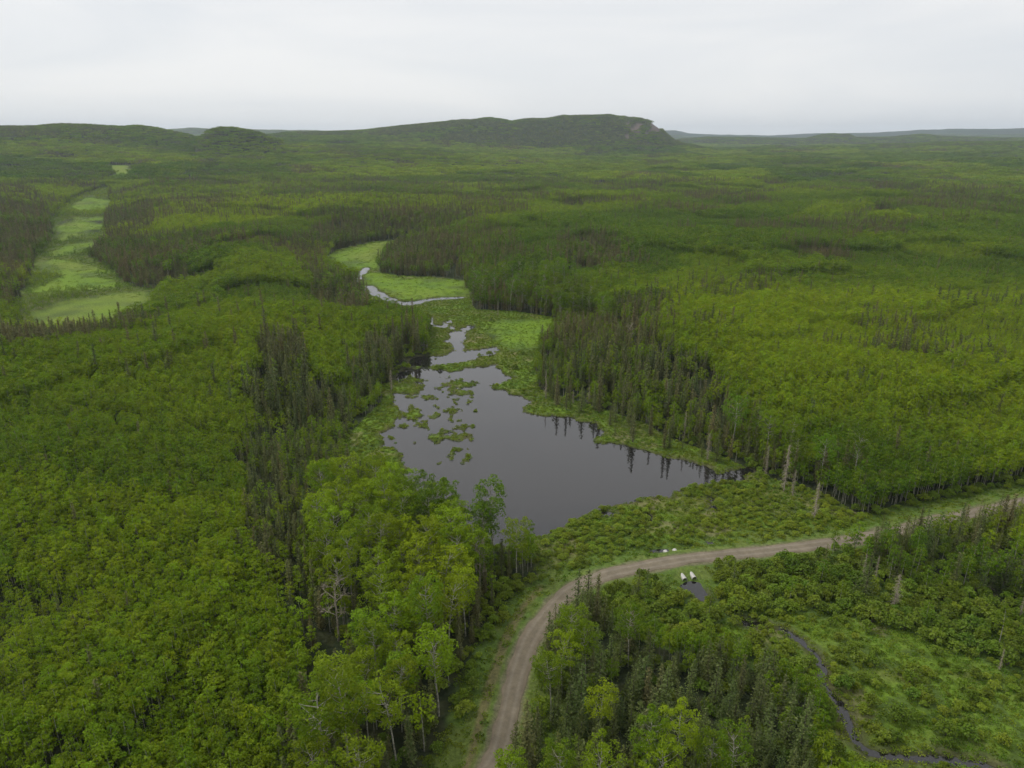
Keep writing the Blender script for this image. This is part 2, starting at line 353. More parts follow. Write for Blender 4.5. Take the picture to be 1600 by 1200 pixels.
def leaf_mat(name, ca, cb, cc, trans=0.3, rough=0.7, spec=0.08):
    """tone picks between two leaf greens, random gives each tree its own, noise each spray"""
    m, n, l = mat(name)
    o = n.new('ShaderNodeOutputMaterial')
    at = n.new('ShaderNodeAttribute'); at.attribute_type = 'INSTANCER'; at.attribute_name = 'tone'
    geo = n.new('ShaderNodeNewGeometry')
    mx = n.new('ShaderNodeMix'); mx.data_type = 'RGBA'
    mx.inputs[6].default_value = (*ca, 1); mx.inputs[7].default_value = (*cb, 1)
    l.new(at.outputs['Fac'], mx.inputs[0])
    mx2 = n.new('ShaderNodeMix'); mx2.data_type = 'RGBA'
    mx2.inputs[7].default_value = (*cc, 1)
    mr = n.new('ShaderNodeMapRange'); mr.inputs[1].default_value = 0.55; mr.inputs[2].default_value = 1.0
    mr.inputs[3].default_value = 0.0; mr.inputs[4].default_value = 0.75
    l.new(geo.outputs['Random Per Island'], mr.inputs[0])
    l.new(mr.outputs[0], mx2.inputs[0]); l.new(mx.outputs[2], mx2.inputs[6])
    oi = n.new('ShaderNodeObjectInfo')
    hv = n.new('ShaderNodeHueSaturation')
    m2 = n.new('ShaderNodeMapRange'); m2.inputs[3].default_value = 0.78; m2.inputs[4].default_value = 1.25
    l.new(oi.outputs['Random'], m2.inputs[0]); l.new(m2.outputs[0], hv.inputs['Value'])
    m3 = n.new('ShaderNodeMapRange'); m3.inputs[3].default_value = 0.485; m3.inputs[4].default_value = 0.512
    mm = n.new('ShaderNodeMath'); mm.operation = 'FRACT'
    mk = n.new('ShaderNodeMath'); mk.operation = 'MULTIPLY'; mk.inputs[1].default_value = 7.31
    l.new(oi.outputs['Random'], mk.inputs[0]); l.new(mk.outputs[0], mm.inputs[0])
    l.new(mm.outputs[0], m3.inputs[0]); l.new(m3.outputs[0], hv.inputs['Hue'])
    l.new(mx2.outputs[2], hv.inputs['Color'])
    p = n.new('ShaderNodeBsdfPrincipled'); p.inputs['Roughness'].default_value = rough
    p.inputs['Specular IOR Level'].default_value = spec
    l.new(hv.outputs[0], p.inputs['Base Color'])
    if trans > 0:
        t = n.new('ShaderNodeBsdfTranslucent')
        l.new(hv.outputs[0], t.inputs['Color'])
        ms = n.new('ShaderNodeMixShader'); ms.inputs[0].default_value = trans
        l.new(p.outputs[0], ms.inputs[1]); l.new(t.outputs[0], ms.inputs[2]); l.new(ms.outputs[0], o.inputs['Surface'])
    else:
        l.new(p.outputs[0], o.inputs['Surface'])
    return m

def bark_mat(name, ca, cb, scale=3.0, rough=0.85):
    m, n, l = mat(name)
    o = n.new('ShaderNodeOutputMaterial')
    t = n.new('ShaderNodeTexCoord'); z = n.new('ShaderNodeTexNoise'); z.inputs['Scale'].default_value = scale
    z.inputs['Detail'].default_value = 3
    l.new(t.outputs['Object'], z.inputs['Vector'])
    r = n.new('ShaderNodeValToRGB')
    r.color_ramp.elements[0].position = 0.38; r.color_ramp.elements[0].color = (*ca, 1)
    r.color_ramp.elements[1].position = 0.6; r.color_ramp.elements[1].color = (*cb, 1)
    l.new(z.outputs[0], r.inputs[0])
    p = n.new('ShaderNodeBsdfPrincipled'); p.inputs['Roughness'].default_value = rough
    p.inputs['Specular IOR Level'].default_value = 0.2
    l.new(r.outputs[0], p.inputs['Base Color']); l.new(p.outputs[0], o.inputs['Surface'])
    return m

M_ASPEN = leaf_mat('aspen_leaves', (0.088, 0.168, 0.009), (0.238, 0.330, 0.009), (0.225, 0.305, 0.024), 0.40)
M_SPRUCE = leaf_mat('spruce_needles', (0.085, 0.128, 0.038), (0.185, 0.150, 0.066), (0.205, 0.205, 0.090), 0.22)
M_FIR = leaf_mat('fir_needles', (0.080, 0.120, 0.030), (0.150, 0.165, 0.045), (0.175, 0.200, 0.080), 0.2)
M_SHRUB = leaf_mat('shrub_leaves', (0.108, 0.182, 0.018), (0.205, 0.275, 0.020), (0.205, 0.265, 0.055), 0.32)
M_SEDGE = leaf_mat('sedge_blades', (0.105, 0.195, 0.014), (0.190, 0.250, 0.022), (0.20, 0.235, 0.045), 0.3)
M_ASPBARK = bark_mat('aspen_bark', (0.17, 0.16, 0.125), (0.42, 0.40, 0.33), 2.5)
M_SPRBARK = bark_mat('spruce_bark', (0.07, 0.055, 0.045), (0.15, 0.125, 0.10), 4)
M_DEAD = bark_mat('weathered_deadwood', (0.20, 0.17, 0.125), (0.40, 0.35, 0.27), 3)
M_DEADDK = bark_mat('grey_dead_twigs', (0.16, 0.13, 0.10), (0.28, 0.24, 0.19), 3)

# ------------------------------------------------------------------ plant geometry (arrays of verts / faces)
class G:
    def __init__(s): s.v = []; s.f = []; s.m = []
    def quads(s, c, size, up=None, mi=0, asp=1.0, seed=0, bias=None, bw=0.0):
        """leaf-spray quads at centres c; bias: preferred normals with weight bw"""
        rg = np.random.default_rng(seed)
        n = len(c)
        nr = rg.normal(size=(n, 3)); nr /= np.linalg.norm(nr, axis=1)[:, None]
        if bias is not None:
            nr = nr * (1 - bw) + bias * bw
            nr /= np.linalg.norm(nr, axis=1)[:, None] + 1e-9
        a = np.cross(nr, rg.normal(size=(n, 3))); a /= np.linalg.norm(a, axis=1)[:, None] + 1e-9
        b = np.cross(nr, a)
        sz = (size * rg.uniform(0.65, 1.35, n))[:, None]
        a = a * sz * 0.5; b = b * sz * 0.5 * asp
        k = sum(len(q) for q in s.v)
        # slightly irregular four-cornered sprays
        j = rg.uniform(0.6, 1.15, (4, n, 1))
        V = np.stack([c + a * j[0], c + b * j[1], c - a * j[2], c - b * j[3]], 1).reshape(-1, 3)
        s.v.append(V)
        F_ = (np.arange(n) * 4)[:, None] + np.arange(4)[None] + k
        s.f += F_.tolist(); s.m += [mi] * n
    def tube(s, pts, r0, r1, sides=5, mi=0):
        k = sum(len(q) for q in s.v)
        pts = [np.array(p, float) for p in pts]
        V = []
        n = len(pts)
        for i, p in enumerate(pts):
            dd = pts[min(i + 1, n - 1)] - pts[max(i - 1, 0)]
            dd /= np.linalg.norm(dd) + 1e-9
            u = np.cross(dd, (0.13, 0.97, 0.21)); u /= np.linalg.norm(u) + 1e-9
            w_ = np.cross(dd, u)
            r = r0 + (r1 - r0) * i / (n - 1)
            for q in range(sides):
                t = 2 * math.pi * q / sides
                V.append(p + (u * math.cos(t) + w_ * math.sin(t)) * r)
        s.v.append(np.array(V))
        for i in range(n - 1):
            for q in range(sides):
                q2 = (q + 1) % sides
                s.f.append([k + i * sides + q, k + i * sides + q2, k + (i + 1) * sides + q2, k + (i + 1) * sides + q]); s.m.append(mi)
    def mesh(s, name, mats, smooth_=False):
        V = np.concatenate(s.v)
        me = bpy.data.meshes.new(name)
        me.from_pydata(V.tolist(), [], s.f)
        for m in mats: me.materials.append(m)
        me.polygons.foreach_set('material_index', s.m)
        me.update()
        return me

def merge(name, parts):
    """one mesh of several (G, material) for the instanced forest"""
    V = []; F_ = []; M = []; k = 0; mats = []
    for g, m in parts:
        vv = np.concatenate(g.v); V.append(vv)
        mi = mats.index(m) if m in mats else (mats.append(m) or len(mats) - 1)
        F_ += [[q + k for q in f] for f in g.f]; M += [mi] * len(g.f)
        k += len(vv)
    me = bpy.data.meshes.new(name)
    me.from_pydata(np.concatenate(V).tolist(), [], F_)
    for m in mats: me.materials.append(m)
    me.polygons.foreach_set('material_index', M); me.update()
    return me

def ball(rg, n, rad, low=-0.5):
    d_ = rg.normal(size=(n, 3)); d_ /= np.linalg.norm(d_, axis=1)[:, None]
    d_[:, 2] = np.where(d_[:, 2] < low, -d_[:, 2], d_[:, 2])
    q = rg.uniform(0.45, 1.0, n) ** 0.6
    return d_ * q[:, None] * np.array(rad), d_

def g_aspen_big(seed, h=19.0, cr=3.9, sparse=1.0):
    rg = np.random.default_rng(seed)
    tr, cr_g = G(), G()
    lean = rg.normal(size=2) * 0.7
    def tp(t): return np.array([lean[0] * t * t + 0.25 * math.sin(t * 5 + seed), lean[1] * t * t, h * t])
    tr.tube([tp(t) for t in np.linspace(0, 0.93, 8)], 0.19, 0.05, 6)
    nl = 27
    for i in range(nl):
        t = 0.50 + 0.45 * i / nl + rg.uniform(-.02, .02)
        a = i * 2.4 + rg.uniform(-.4, .4)
        prof_ = math.sin(math.pi * min(1, max(0.05, (t - 0.42) / 0.62))) ** 0.6
        R_ = cr * prof_ * rg.uniform(0.55, 1.0)
        p0 = tp(t - 0.06)
        e = tp(t) + np.array([math.cos(a) * R_, math.sin(a) * R_, rg.uniform(0.2, 1.6)])
        mid = (p0 + e) / 2 + np.array([0, 0, -0.3])
        tr.tube([p0, mid, e], 0.055, 0.012, 4)
        cl = rg.uniform(.75, 1.35)
        c, dd = ball(rg, int(88 * sparse), (cl, cl, cl * 0.85), -0.5)
        cr_g.quads(e + c, 0.34, seed=seed * 100 + i, bias=dd + np.array([0, 0, .5]), bw=0.5)
    c, dd = ball(rg, int(110 * sparse), (1.1, 1.1, 1.2), -0.5)
    cr_g.quads(tp(0.96) + c, 0.34, seed=seed + 999, bias=dd + np.array([0, 0, .5]), bw=0.5)
    return tr, cr_g

def g_aspen_young(seed, h=10.5, cr=1.75, n=34):
    rg = np.random.default_rng(seed)
    tr, cg = G(), G()
    lean = rg.normal(size=2) * 0.35
    def tp(t): return np.array([lean[0] * t * t, lean[1] * t * t, h * t])
    tr.tube([tp(t) for t in np.linspace(0, 0.92, 5)], 0.085, 0.025, 4)
    k = 12
    for i in range(k):
        t = 0.46 + 0.44 * i / k
        pr = math.sin(math.pi * min(1, (t - 0.30) / 0.72)) ** 0.5
        a = i * 2.4 + rg.uniform(-.5, .5)
        e = tp(t) + np.array([math.cos(a) * cr * pr * .74, math.sin(a) * cr * pr * .74, rg.uniform(0, .4)])
        cl = rg.uniform(0.5, 0.78)
        c, dd = ball(rg, n, (cl, cl, cl * .8), -.4)
        cg.quads(e + c, 0.31, seed=seed * 77 + i, bias=dd + np.array([0, 0, .7]), bw=.55)
    c, dd = ball(rg, n, (.75, .75, .5), -.5)
    cg.quads(tp(.95) + c, 0.30, seed=seed + 5, bias=dd, bw=.5)
    return tr, cg

def g_conifer(seed, h=13.0, rad=1.7, droop=0.45, whorl=0.42, bare=0.12, q=0.42, ragged=0.35, dens=1.0):
    rg = np.random.default_rng(seed)
    tr, cg, dg = G(), G(), G()
    lean = rg.normal(size=2) * 0.15
    def tp(t): return np.array([lean[0] * t, lean[1] * t, h * t])
    tr.tube([tp(0), tp(.5), tp(.98)], 0.14, 0.02, 5)
    z = h * bare
    C = []; B = []
    while z < h * 0.985:
        t = z / h
        prof_ = (1 - t) ** 0.72 * (0.75 + 0.25 * min(1, (t - bare) / 0.15 + .2))
        Rz = rad * prof_ * rg.uniform(1 - ragged, 1.08)
        nb = max(3, int(7 * (0.4 + prof_)))
        a0 = rg.uniform(0, 6.28)
        for b in range(nb):
            a = a0 + 6.283 * b / nb + rg.uniform(-.3, .3)
            Rb = Rz * rg.uniform(0.55, 1.1)
            ns = max(2, int(Rb / 0.24 * dens))
            for s_ in range(ns):
                u = (s_ + rg.uniform(0.2, 1)) / ns
                dr = -droop * Rb * u ** 1.3 + 0.12 * Rb * u * u
                lat = rg.normal() * 0.16 * (1 + u)
                C.append((tp(t)[0] + math.cos(a) * Rb * u - math.sin(a) * lat, tp(t)[1] + math.sin(a) * Rb * u + math.cos(a) * lat, z + dr + rg.normal() * .05))
                B.append((math.cos(a) * .5, math.sin(a) * .5, 0.9))
        z += whorl * rg.uniform(.8, 1.2) * (0.65 + 0.35 * prof_)
    C = np.array(C); B = np.array(B)
    cg.quads(C, q, seed=seed, bias=B, bw=0.5, asp=0.6)
    top = np.array([tp(1.0) + np.array([0, 0, -.12 * i]) + rg.normal(size=3) * .05 for i in range(7)])
    cg.quads(top, 0.24, seed=seed + 1, asp=.6)
    if bare > 0.1:                                        # dead lower branches
        for i in range(int(14)):
            t = rg.uniform(0.04, bare + 0.06); a = rg.uniform(0, 6.28); l_ = rg.uniform(.4, 1.0) * rad
            p = tp(t)
            dg.tube([p, p + np.array([math.cos(a) * l_ * .6, math.sin(a) * l_ * .6, -.1]), p + np.array([math.cos(a) * l_, math.sin(a) * l_, -.45])], .03, .012, 3)
    return tr, cg, dg

def g_dead_conifer(seed, h=13.5, rad=1.55):
    rg = np.random.default_rng(seed)
    tr, bg_ = G(), G()
    tr.tube([(0, 0, 0), (0.1, 0, h * .4), (0, .15, h * .75), (0.05, .1, h)], .17, .03, 6)
    z = h * .1
    while z < h * .98:
        t = z / h
        Rz = rad * (1 - t) ** .6 * rg.uniform(.6, 1.1)
        for b in range(5):
            a = rg.uniform(0, 6.28); l_ = Rz * rg.uniform(.35, 1.25)
            p0 = np.array([0.05, .08 * t, z]); dr = np.array([math.cos(a), math.sin(a), 0])
            p1 = p0 + dr * l_ * .6 + np.array([0, 0, -.1 * l_]); p2 = p0 + dr * l_ + np.array([0, 0, -.55 * l_])
            bg_.tube([p0, p1, p2], .038, .012, 3)
            for k in range(2):
                q0 = p0 + (p1 - p0) * rg.uniform(.4, 1.2); q1 = q0 + dr * .3 + np.array([rg.normal() * .25, rg.normal() * .25, -.45])
                bg_.tube([q0, q1], .022, .012, 3)
        z += .36 * rg.uniform(.6, 1.6)
    return tr, bg_

def g_dead_aspen(seed, h=13.0, spread=3.2):
    rg = np.random.default_rng(seed)
    tr, bg_ = G(), G()
    tr.tube([(0, 0, 0), (.1, 0, h * .3), (0.15, .1, h * .6), (.2, .1, h * .85)], .2, .09, 6)
    def rec(p, d_, l_, r, k):
        if k == 0: return
        e = p + d_ * l_
        m_ = (p + e) / 2 + rg.normal(size=3) * l_ * .08
        bg_.tube([p, m_, e], r, r * .55, 4 if k > 2 else 3)
        for _ in range(3 if k > 1 else 2):
            nd = d_ + rg.normal(size=3) * .48 + np.array([0, 0, .10]); nd /= np.linalg.norm(nd)
            rec(p + (e - p) * rg.uniform(.5, 1.0), nd, l_ * rg.uniform(.55, .8), r * .6, k - 1)
    for i in range(11):
        t = .32 + .05 * i
        a = i * 2.4
        d_ = np.array([math.cos(a), math.sin(a), rg.uniform(.35, 1.0)]); d_ /= np.linalg.norm(d_)
        rec(np.array([.12, .05, h * t]), d_, spread * rg.uniform(.35, .55), .075, 4)
    return tr, bg_

def g_shrub(seed, rad=1.7, h=2.6, n=60, lobes=9, q=.33):
    rg = np.random.default_rng(seed)
    tr, cg = G(), G()
    for i in range(6):
        a = rg.uniform(0, 6.28)
        tr.tube([(0, 0, 0), (math.cos(a) * rad * .3, math.sin(a) * rad * .3, h * .45), (math.cos(a) * rad * .55, math.sin(a) * rad * .55, h * .8)], .05, .02, 3)
    for i in range(lobes):
        a = i * 2.4; u = math.sqrt((i + .3) / lobes)
        e = np.array([math.cos(a) * rad * u * .7, math.sin(a) * rad * u * .7, h * (1 - .55 * u * u) * rg.uniform(.62, .85)])
        cl = rg.uniform(.32, .5) * rad
        c, dd = ball(rg, n, (cl, cl, cl * .85), -.6)
        cg.quads(e + c, q, seed=seed * 31 + i, bias=dd + np.array([0, 0, .4]), bw=.5)
    return tr, cg

def g_sedge(seed, rad=.9, h=.75, n=34):
    rg = np.random.default_rng(seed)
    g = G()
    a = rg.uniform(0, 6.28, n); r = rad * np.sqrt(rg.uniform(0, 1, n))
    c = np.stack([np.cos(a) * r, np.sin(a) * r, h * .45 * (1.1 - (r / rad) ** 2 * .8) * rg.uniform(.7, 1.2, n)], 1)
    g.quads(c, .42, seed=seed, bias=np.stack([np.cos(a) * .5, np.sin(a) * .5, np.full(n, .8)], 1), bw=.45, asp=.7)
    return g

def g_patch(seed, kind, size=22.0, n=38):
    """a piece of far forest: crowns of larger leaf sprays"""
    rg = np.random.default_rng(seed)
    gs = {'a': G(), 's': G(), 't': G()}
    pts = rg.uniform(-size / 2, size / 2, (n, 2))
    for i, (x, y) in enumerate(pts):
        con = rg.random() < (.85 if kind == 's' else .05)
        hh = rg.uniform(.8, 1.2)
        if con:
            h_ = 11.5 * hh; k = 26
            t = rg.uniform(.15, 1, k); a = rg.uniform(0, 6.28, k); r = 1.5 * (1 - t) ** .8
            c = np.stack([x + np.cos(a) * r, y + np.sin(a) * r, t * h_], 1)
            gs['s'].quads(c, .95, seed=seed * 50 + i, bias=np.stack([np.cos(a), np.sin(a), np.full(k, .8)], 1), bw=.6, asp=.7)
        else:
            h_ = 10.5 * hh; k = 26
            c, dd = ball(rg, k, (2.0, 2.0, 2.3), -.2)
            gs['a'].quads(c + np.array([x, y, h_ - 2.4]), 1.25, seed=seed * 50 + i, bias=dd + np.array([0, 0, .4]), bw=.6)
            if rg.random() < .3: gs['t'].tube([(x, y, 0), (x, y, h_ - 2)], .12, .08, 3)
    parts = []
    if gs['a'].v: parts.append((gs['a'], M_ASPEN))
    if gs['s'].v: parts.append((gs['s'], M_SPRUCE))
    if gs['t'].v: parts.append((gs['t'], M_ASPBARK))
    return parts

# prototypes: species -> list of (list of (part name, G, material))
PROTO = {}
PROTO['aspen_big'] = []
for i in range(6):
    tr, cg = g_aspen_big(10 + i, h=[18.5, 19.5, 17.5, 20.5, 18, 19][i], cr=[3.9, 3.5, 4.2, 3.6, 3.3, 4.0][i], sparse=[1, .95, 1, .8, .9, 1.1][i])
    PROTO['aspen_big'].append([('trunk', tr, M_ASPBARK), ('crown', cg, M_ASPEN)])
PROTO['aspen_young'] = []
for i in range(7):
    tr, cg = g_aspen_young(40 + i, h=8.0 + .3 * i, cr=[1.4, 1.6, 1.25, 1.5, 1.65, 1.35, 1.5][i])
    PROTO['aspen_young'].append([('trunk', tr, M_ASPBARK), ('crown', cg, M_ASPEN)])
PROTO['spruce'] = []
for i in range(6):
    tr, cg, dg = g_conifer(70 + i, h=[12, 13.5, 11, 14, 12.5, 10][i], rad=[1.45, 1.6, 1.25, 1.5, 1.75, 1.3][i], droop=.34, whorl=.40, bare=[.12, .05, .14, .06, .08, .05][i], q=.46, ragged=.35, dens=1.25)
    PROTO['spruce'].append([('trunk', tr, M_SPRBARK), ('crown', cg, M_SPRUCE), ('dead_branches', dg, M_DEADDK)])
PROTO['fir'] = []
for i in range(5):
    tr, cg, dg = g_conifer(90 + i, h=[10, 12, 8.5, 11, 13][i], rad=[2.1, 2.3, 1.9, 2.0, 2.5][i], droop=.22, whorl=.5, bare=.05, q=.42, ragged=.25)
    PROTO['fir'].append([('trunk', tr, M_SPRBARK), ('crown', cg, M_FIR)])
PROTO['shrub'] = []
for i in range(6):
    tr, cg = g_shrub(120 + i, rad=[1.6, 1.8, 1.4, 1.9, 1.5, 1.7][i], h=[2.7, 2.4, 3.0, 2.6, 2.2, 3.2][i])
    PROTO['shrub'].append([('stems', tr, M_SPRBARK), ('foliage', cg, M_SHRUB)])
SEDGE = [g_sedge(150 + i) for i in range(4)]

# ------------------------------------------------------------------ ground and hills
def build_ground():
    rr = [18.0]
    while rr[-1] < 15600:
        r = rr[-1]
        rr.append(r + min(max(0.62, r * r / 50000.0), 0.012 * r + 6))
    rr = np.array(rr)
    az = np.concatenate([np.arange(-180, -46, 4.0), np.arange(-46, 46, 0.155), np.arange(46, 180, 4.0)])
    nr, na = len(rr), len(az)
    A, Rr = np.meshgrid(np.radians(az), rr)
    x = (np.sin(A) * Rr).ravel(); y = (np.cos(A) * Rr).ravel()
    h, wsd, md, rd, hill = ground_h(x, y, full=True)
    t = classify(x, y)
    # base colour of the ground itself
    c = np.zeros((len(x), 3))
    def put(m, col, a=1.0):
        m = np.clip(m, 0, 1)[:, None] * a
        c[:] = c * (1 - m) + np.array(col) * m
    f1 = fbm(x, y, 14, 3, 201); f2 = fbm(x, y, 3.5, 3, 203); f3 = fbm(x, y, 60, 3, 205)
    c[:] = (0.030, 0.040, 0.018)
    put(f2 > .55, (0.045, 0.05, 0.022), .8)
    far = smooth(9500, 11000, np.hypot(x, y))
    put(far, (0.028, 0.05, 0.018))
    put(far * (fbm(x, y, 900, 4, 208) > .5), (0.03, 0.04, 0.02), .8)
    ms = ((t == T['marsh']) | (t == T['open']) | (t == T['lowshrub'])).astype(float) + .5 * (t == T['halfgrown'])
    put(ms, (0.105, 0.17, 0.020))
    put(ms * smooth(.45, .7, f1), (0.12, 0.125, 0.04), .8)
    put(ms * smooth(.5, .7, f2), (0.05, 0.075, 0.02), .7)
    put(ms * smooth(.62, .7, fbm(x, y, 8, 2, 209)), (0.17, 0.15, 0.075), .6)
    mo = np.zeros(len(x))
    mm_ = np.abs(x) < 2500
    mm_ &= (y > 250) & (y < 4500)
    for md_ in MEADOWS:
        mo[mm_] = np.maximum(mo[mm_], smooth(9, -9, sdf(x[mm_], y[mm_], md_) + (f1[mm_] - .5) * 22 + (fbm(x[mm_], y[mm_], 55, 3, 215) - .5) * 60 * smooth(600, 900, y[mm_])))
    mo = mo * (wsd > .3)
    put(mo, (0.125, 0.205, 0.018))
    put(mo * smooth(.45, .75, f1), (0.085, 0.15, 0.025), .8)
    put(mo * smooth(.42, .7, f3), (0.165, 0.185, 0.04), .5)
    put(mo * smooth(.55, .75, fbm(x, y, 28, 3, 217)), (0.07, 0.10, 0.028), .8)
    sh = (t == T['shrubtall']).astype(float)
    put(sh, (0.075, 0.12, 0.024))
    edge = smooth(3.0, .3, wsd) * (wsd < 50)
    put(edge, (0.06, 0.058, 0.03), .8)
    put((wsd < 0.05).astype(float), (0.025, 0.02, 0.014))
    # road verges, gravel shoulder, rutted side track
    n1 = (f2 - .5) * 3
    vg = smooth(11.5, 9, rd + n1)
    put(vg, (0.085, 0.135, 0.026)); put(vg * smooth(.45, .65, f2), (0.115, 0.15, 0.035), .8)
    put(smooth(3.3, 2.3, rd + n1 * .7), (0.16, 0.135, 0.095), .75)
    m = (x > -60) & (x < 80) & (y > 30) & (y < 200)
    td = np.full(len(x), 99.); td[m], _ = seg_dist(x[m], y[m], TRACK)
    put(smooth(1.5, .5, td + n1 * .5), (0.17, 0.115, 0.075), .55)
    a = az_of(x, y)
    # bare rock where the main hill breaks off
    rk = ((hill > 60) & (a > 8.6) & (a < 11.6)).astype(float) * smooth(.5, .62, fbm(a * 60, h, 22, 3, 211))
    put(rk, (0.115, 0.088, 0.076))
    idx = np.arange(nr * na).reshape(nr, na)
    q = np.stack([idx[:-1, :], np.roll(idx, -1, 1)[:-1, :], np.roll(idx, -1, 1)[1:, :], idx[1:, :]], -1).reshape(-1, 4)[:, ::-1]
    hf = hill[q].max(1) > 14
    me_out = []
    for name, sel in (('ground', ~hf), ('hills', hf)):
        qq = q[sel]
        used, inv = np.unique(qq, return_inverse=True)
        qq = inv.reshape(-1, 4)
        me = bpy.data.meshes.new(name)
        me.vertices.add(len(used)); me.vertices.foreach_set('co', np.stack([x[used], y[used], h[used]], 1).ravel())
        me.loops.add(qq.size); me.loops.foreach_set('vertex_index', qq.ravel())
        me.polygons.add(len(qq)); me.polygons.foreach_set('loop_start', np.arange(len(qq)) * 4)
        me.polygons.foreach_set('loop_total', np.full(len(qq), 4))
        me.update(calc_edges=True)
        me.polygons.foreach_set('use_smooth', np.ones(len(qq), bool))
        ca = me.color_attributes.new('soil', 'FLOAT_COLOR', 'POINT')
        ca.data.foreach_set('color', np.concatenate([c[used], np.ones((len(used), 1))], 1).ravel())
        o = bpy.data.objects.new(name, me); COL.objects.link(o); o['kind'] = 'structure'
        me.materials.append(M_GROUND)
        me_out.append(o)
    return me_out

def ground_mat():
    m, n, l = mat('ground_cover')
    o = n.new('ShaderNodeOutputMaterial')
    a = n.new('ShaderNodeVertexColor'); a.layer_name = 'soil'
    t = n.new('ShaderNodeTexCoord')
    z = n.new('ShaderNodeTexNoise'); z.inputs['Scale'].default_value = 1.3; z.inputs['Detail'].default_value = 5; z.inputs['Roughness'].default_value = .7
    l.new(t.outputs['Object'], z.inputs['Vector'])
    r = n.new('ShaderNodeMapRange'); r.inputs[1].default_value = .3; r.inputs[2].default_value = .7; r.inputs[3].default_value = .6; r.inputs[4].default_value = 1.45
    l.new(z.outputs[0], r.inputs[0])
    h = n.new('ShaderNodeHueSaturation'); l.new(r.outputs[0], h.inputs['Value']); l.new(a.outputs[0], h.inputs['Color'])
    b = n.new('ShaderNodeBump'); b.inputs['Strength'].default_value = .6; b.inputs['Distance'].default_value = .35
    l.new(z.outputs[0], b.inputs['Height'])
    p = n.new('ShaderNodeBsdfPrincipled'); p.inputs['Roughness'].default_value = .95; p.inputs['Specular IOR Level'].default_value = .1
    l.new(h.outputs[0], p.inputs['Base Color']); l.new(b.outputs[0], p.inputs['Normal']); l.new(p.outputs[0], o.inputs['Surface'])
    return m
M_GROUND = ground_mat()
build_ground()

# water: one level sheet; the ground stands above it except in pond, pools and creeks
def water():
    m, n, l = mat('dark_bog_water')
    o = n.new('ShaderNodeOutputMaterial')
    t = n.new('ShaderNodeTexCoord')
    z = n.new('ShaderNodeTexNoise'); z.inputs['Scale'].default_value = .9; z.inputs['Detail'].default_value = 4
    mp_ = n.new('ShaderNodeMapping'); mp_.inputs['Scale'].default_value = (1, .45, 1)
    l.new(t.outputs['Object'], mp_.inputs[0]); l.new(mp_.outputs[0], z.inputs['Vector'])
    b = n.new('ShaderNodeBump'); b.inputs['Strength'].default_value = .05; b.inputs['Distance'].default_value = .02
    l.new(z.outputs[0], b.inputs['Height'])
    p = n.new('ShaderNodeBsdfPrincipled')
    p.inputs['Base Color'].default_value = (0.012, 0.011, 0.011, 1)
    p.inputs['IOR'].default_value = 1.62
    z2 = n.new('ShaderNodeTexNoise'); z2.inputs['Scale'].default_value = .035; z2.inputs['Detail'].default_value = 3
    l.new(t.outputs['Object'], z2.inputs['Vector'])
    rr2 = n.new('ShaderNodeMapRange'); rr2.inputs[1].default_value = .4; rr2.inputs[2].default_value = .65; rr2.inputs[3].default_value = .0; rr2.inputs[4].default_value = .045
    l.new(z2.outputs[0], rr2.inputs[0]); l.new(rr2.outputs[0], p.inputs['Roughness'])
    p.inputs['Specular IOR Level'].default_value = .5
    l.new(b.outputs[0], p.inputs['Normal']); l.new(p.outputs[0], o.inputs['Surface'])
    me = bpy.data.meshes.new('water')
    X0, X1, Y0, Y1 = -230, 330, 60, 640
    xs = np.linspace(X0, X1, 15); ys = np.linspace(Y0, Y1, 15)
    V = [(a, b_, 0.02) for b_ in ys for a in xs]
    Fq = [(j * 15 + i, j * 15 + i + 1, (j + 1) * 15 + i + 1, (j + 1) * 15 + i) for j in range(14) for i in range(14)]
    me.from_pydata(V, [], Fq); me.materials.append(m); me.update()
    ob = bpy.data.objects.new('water', me); COL.objects.link(ob); ob['kind'] = 'structure'
water()

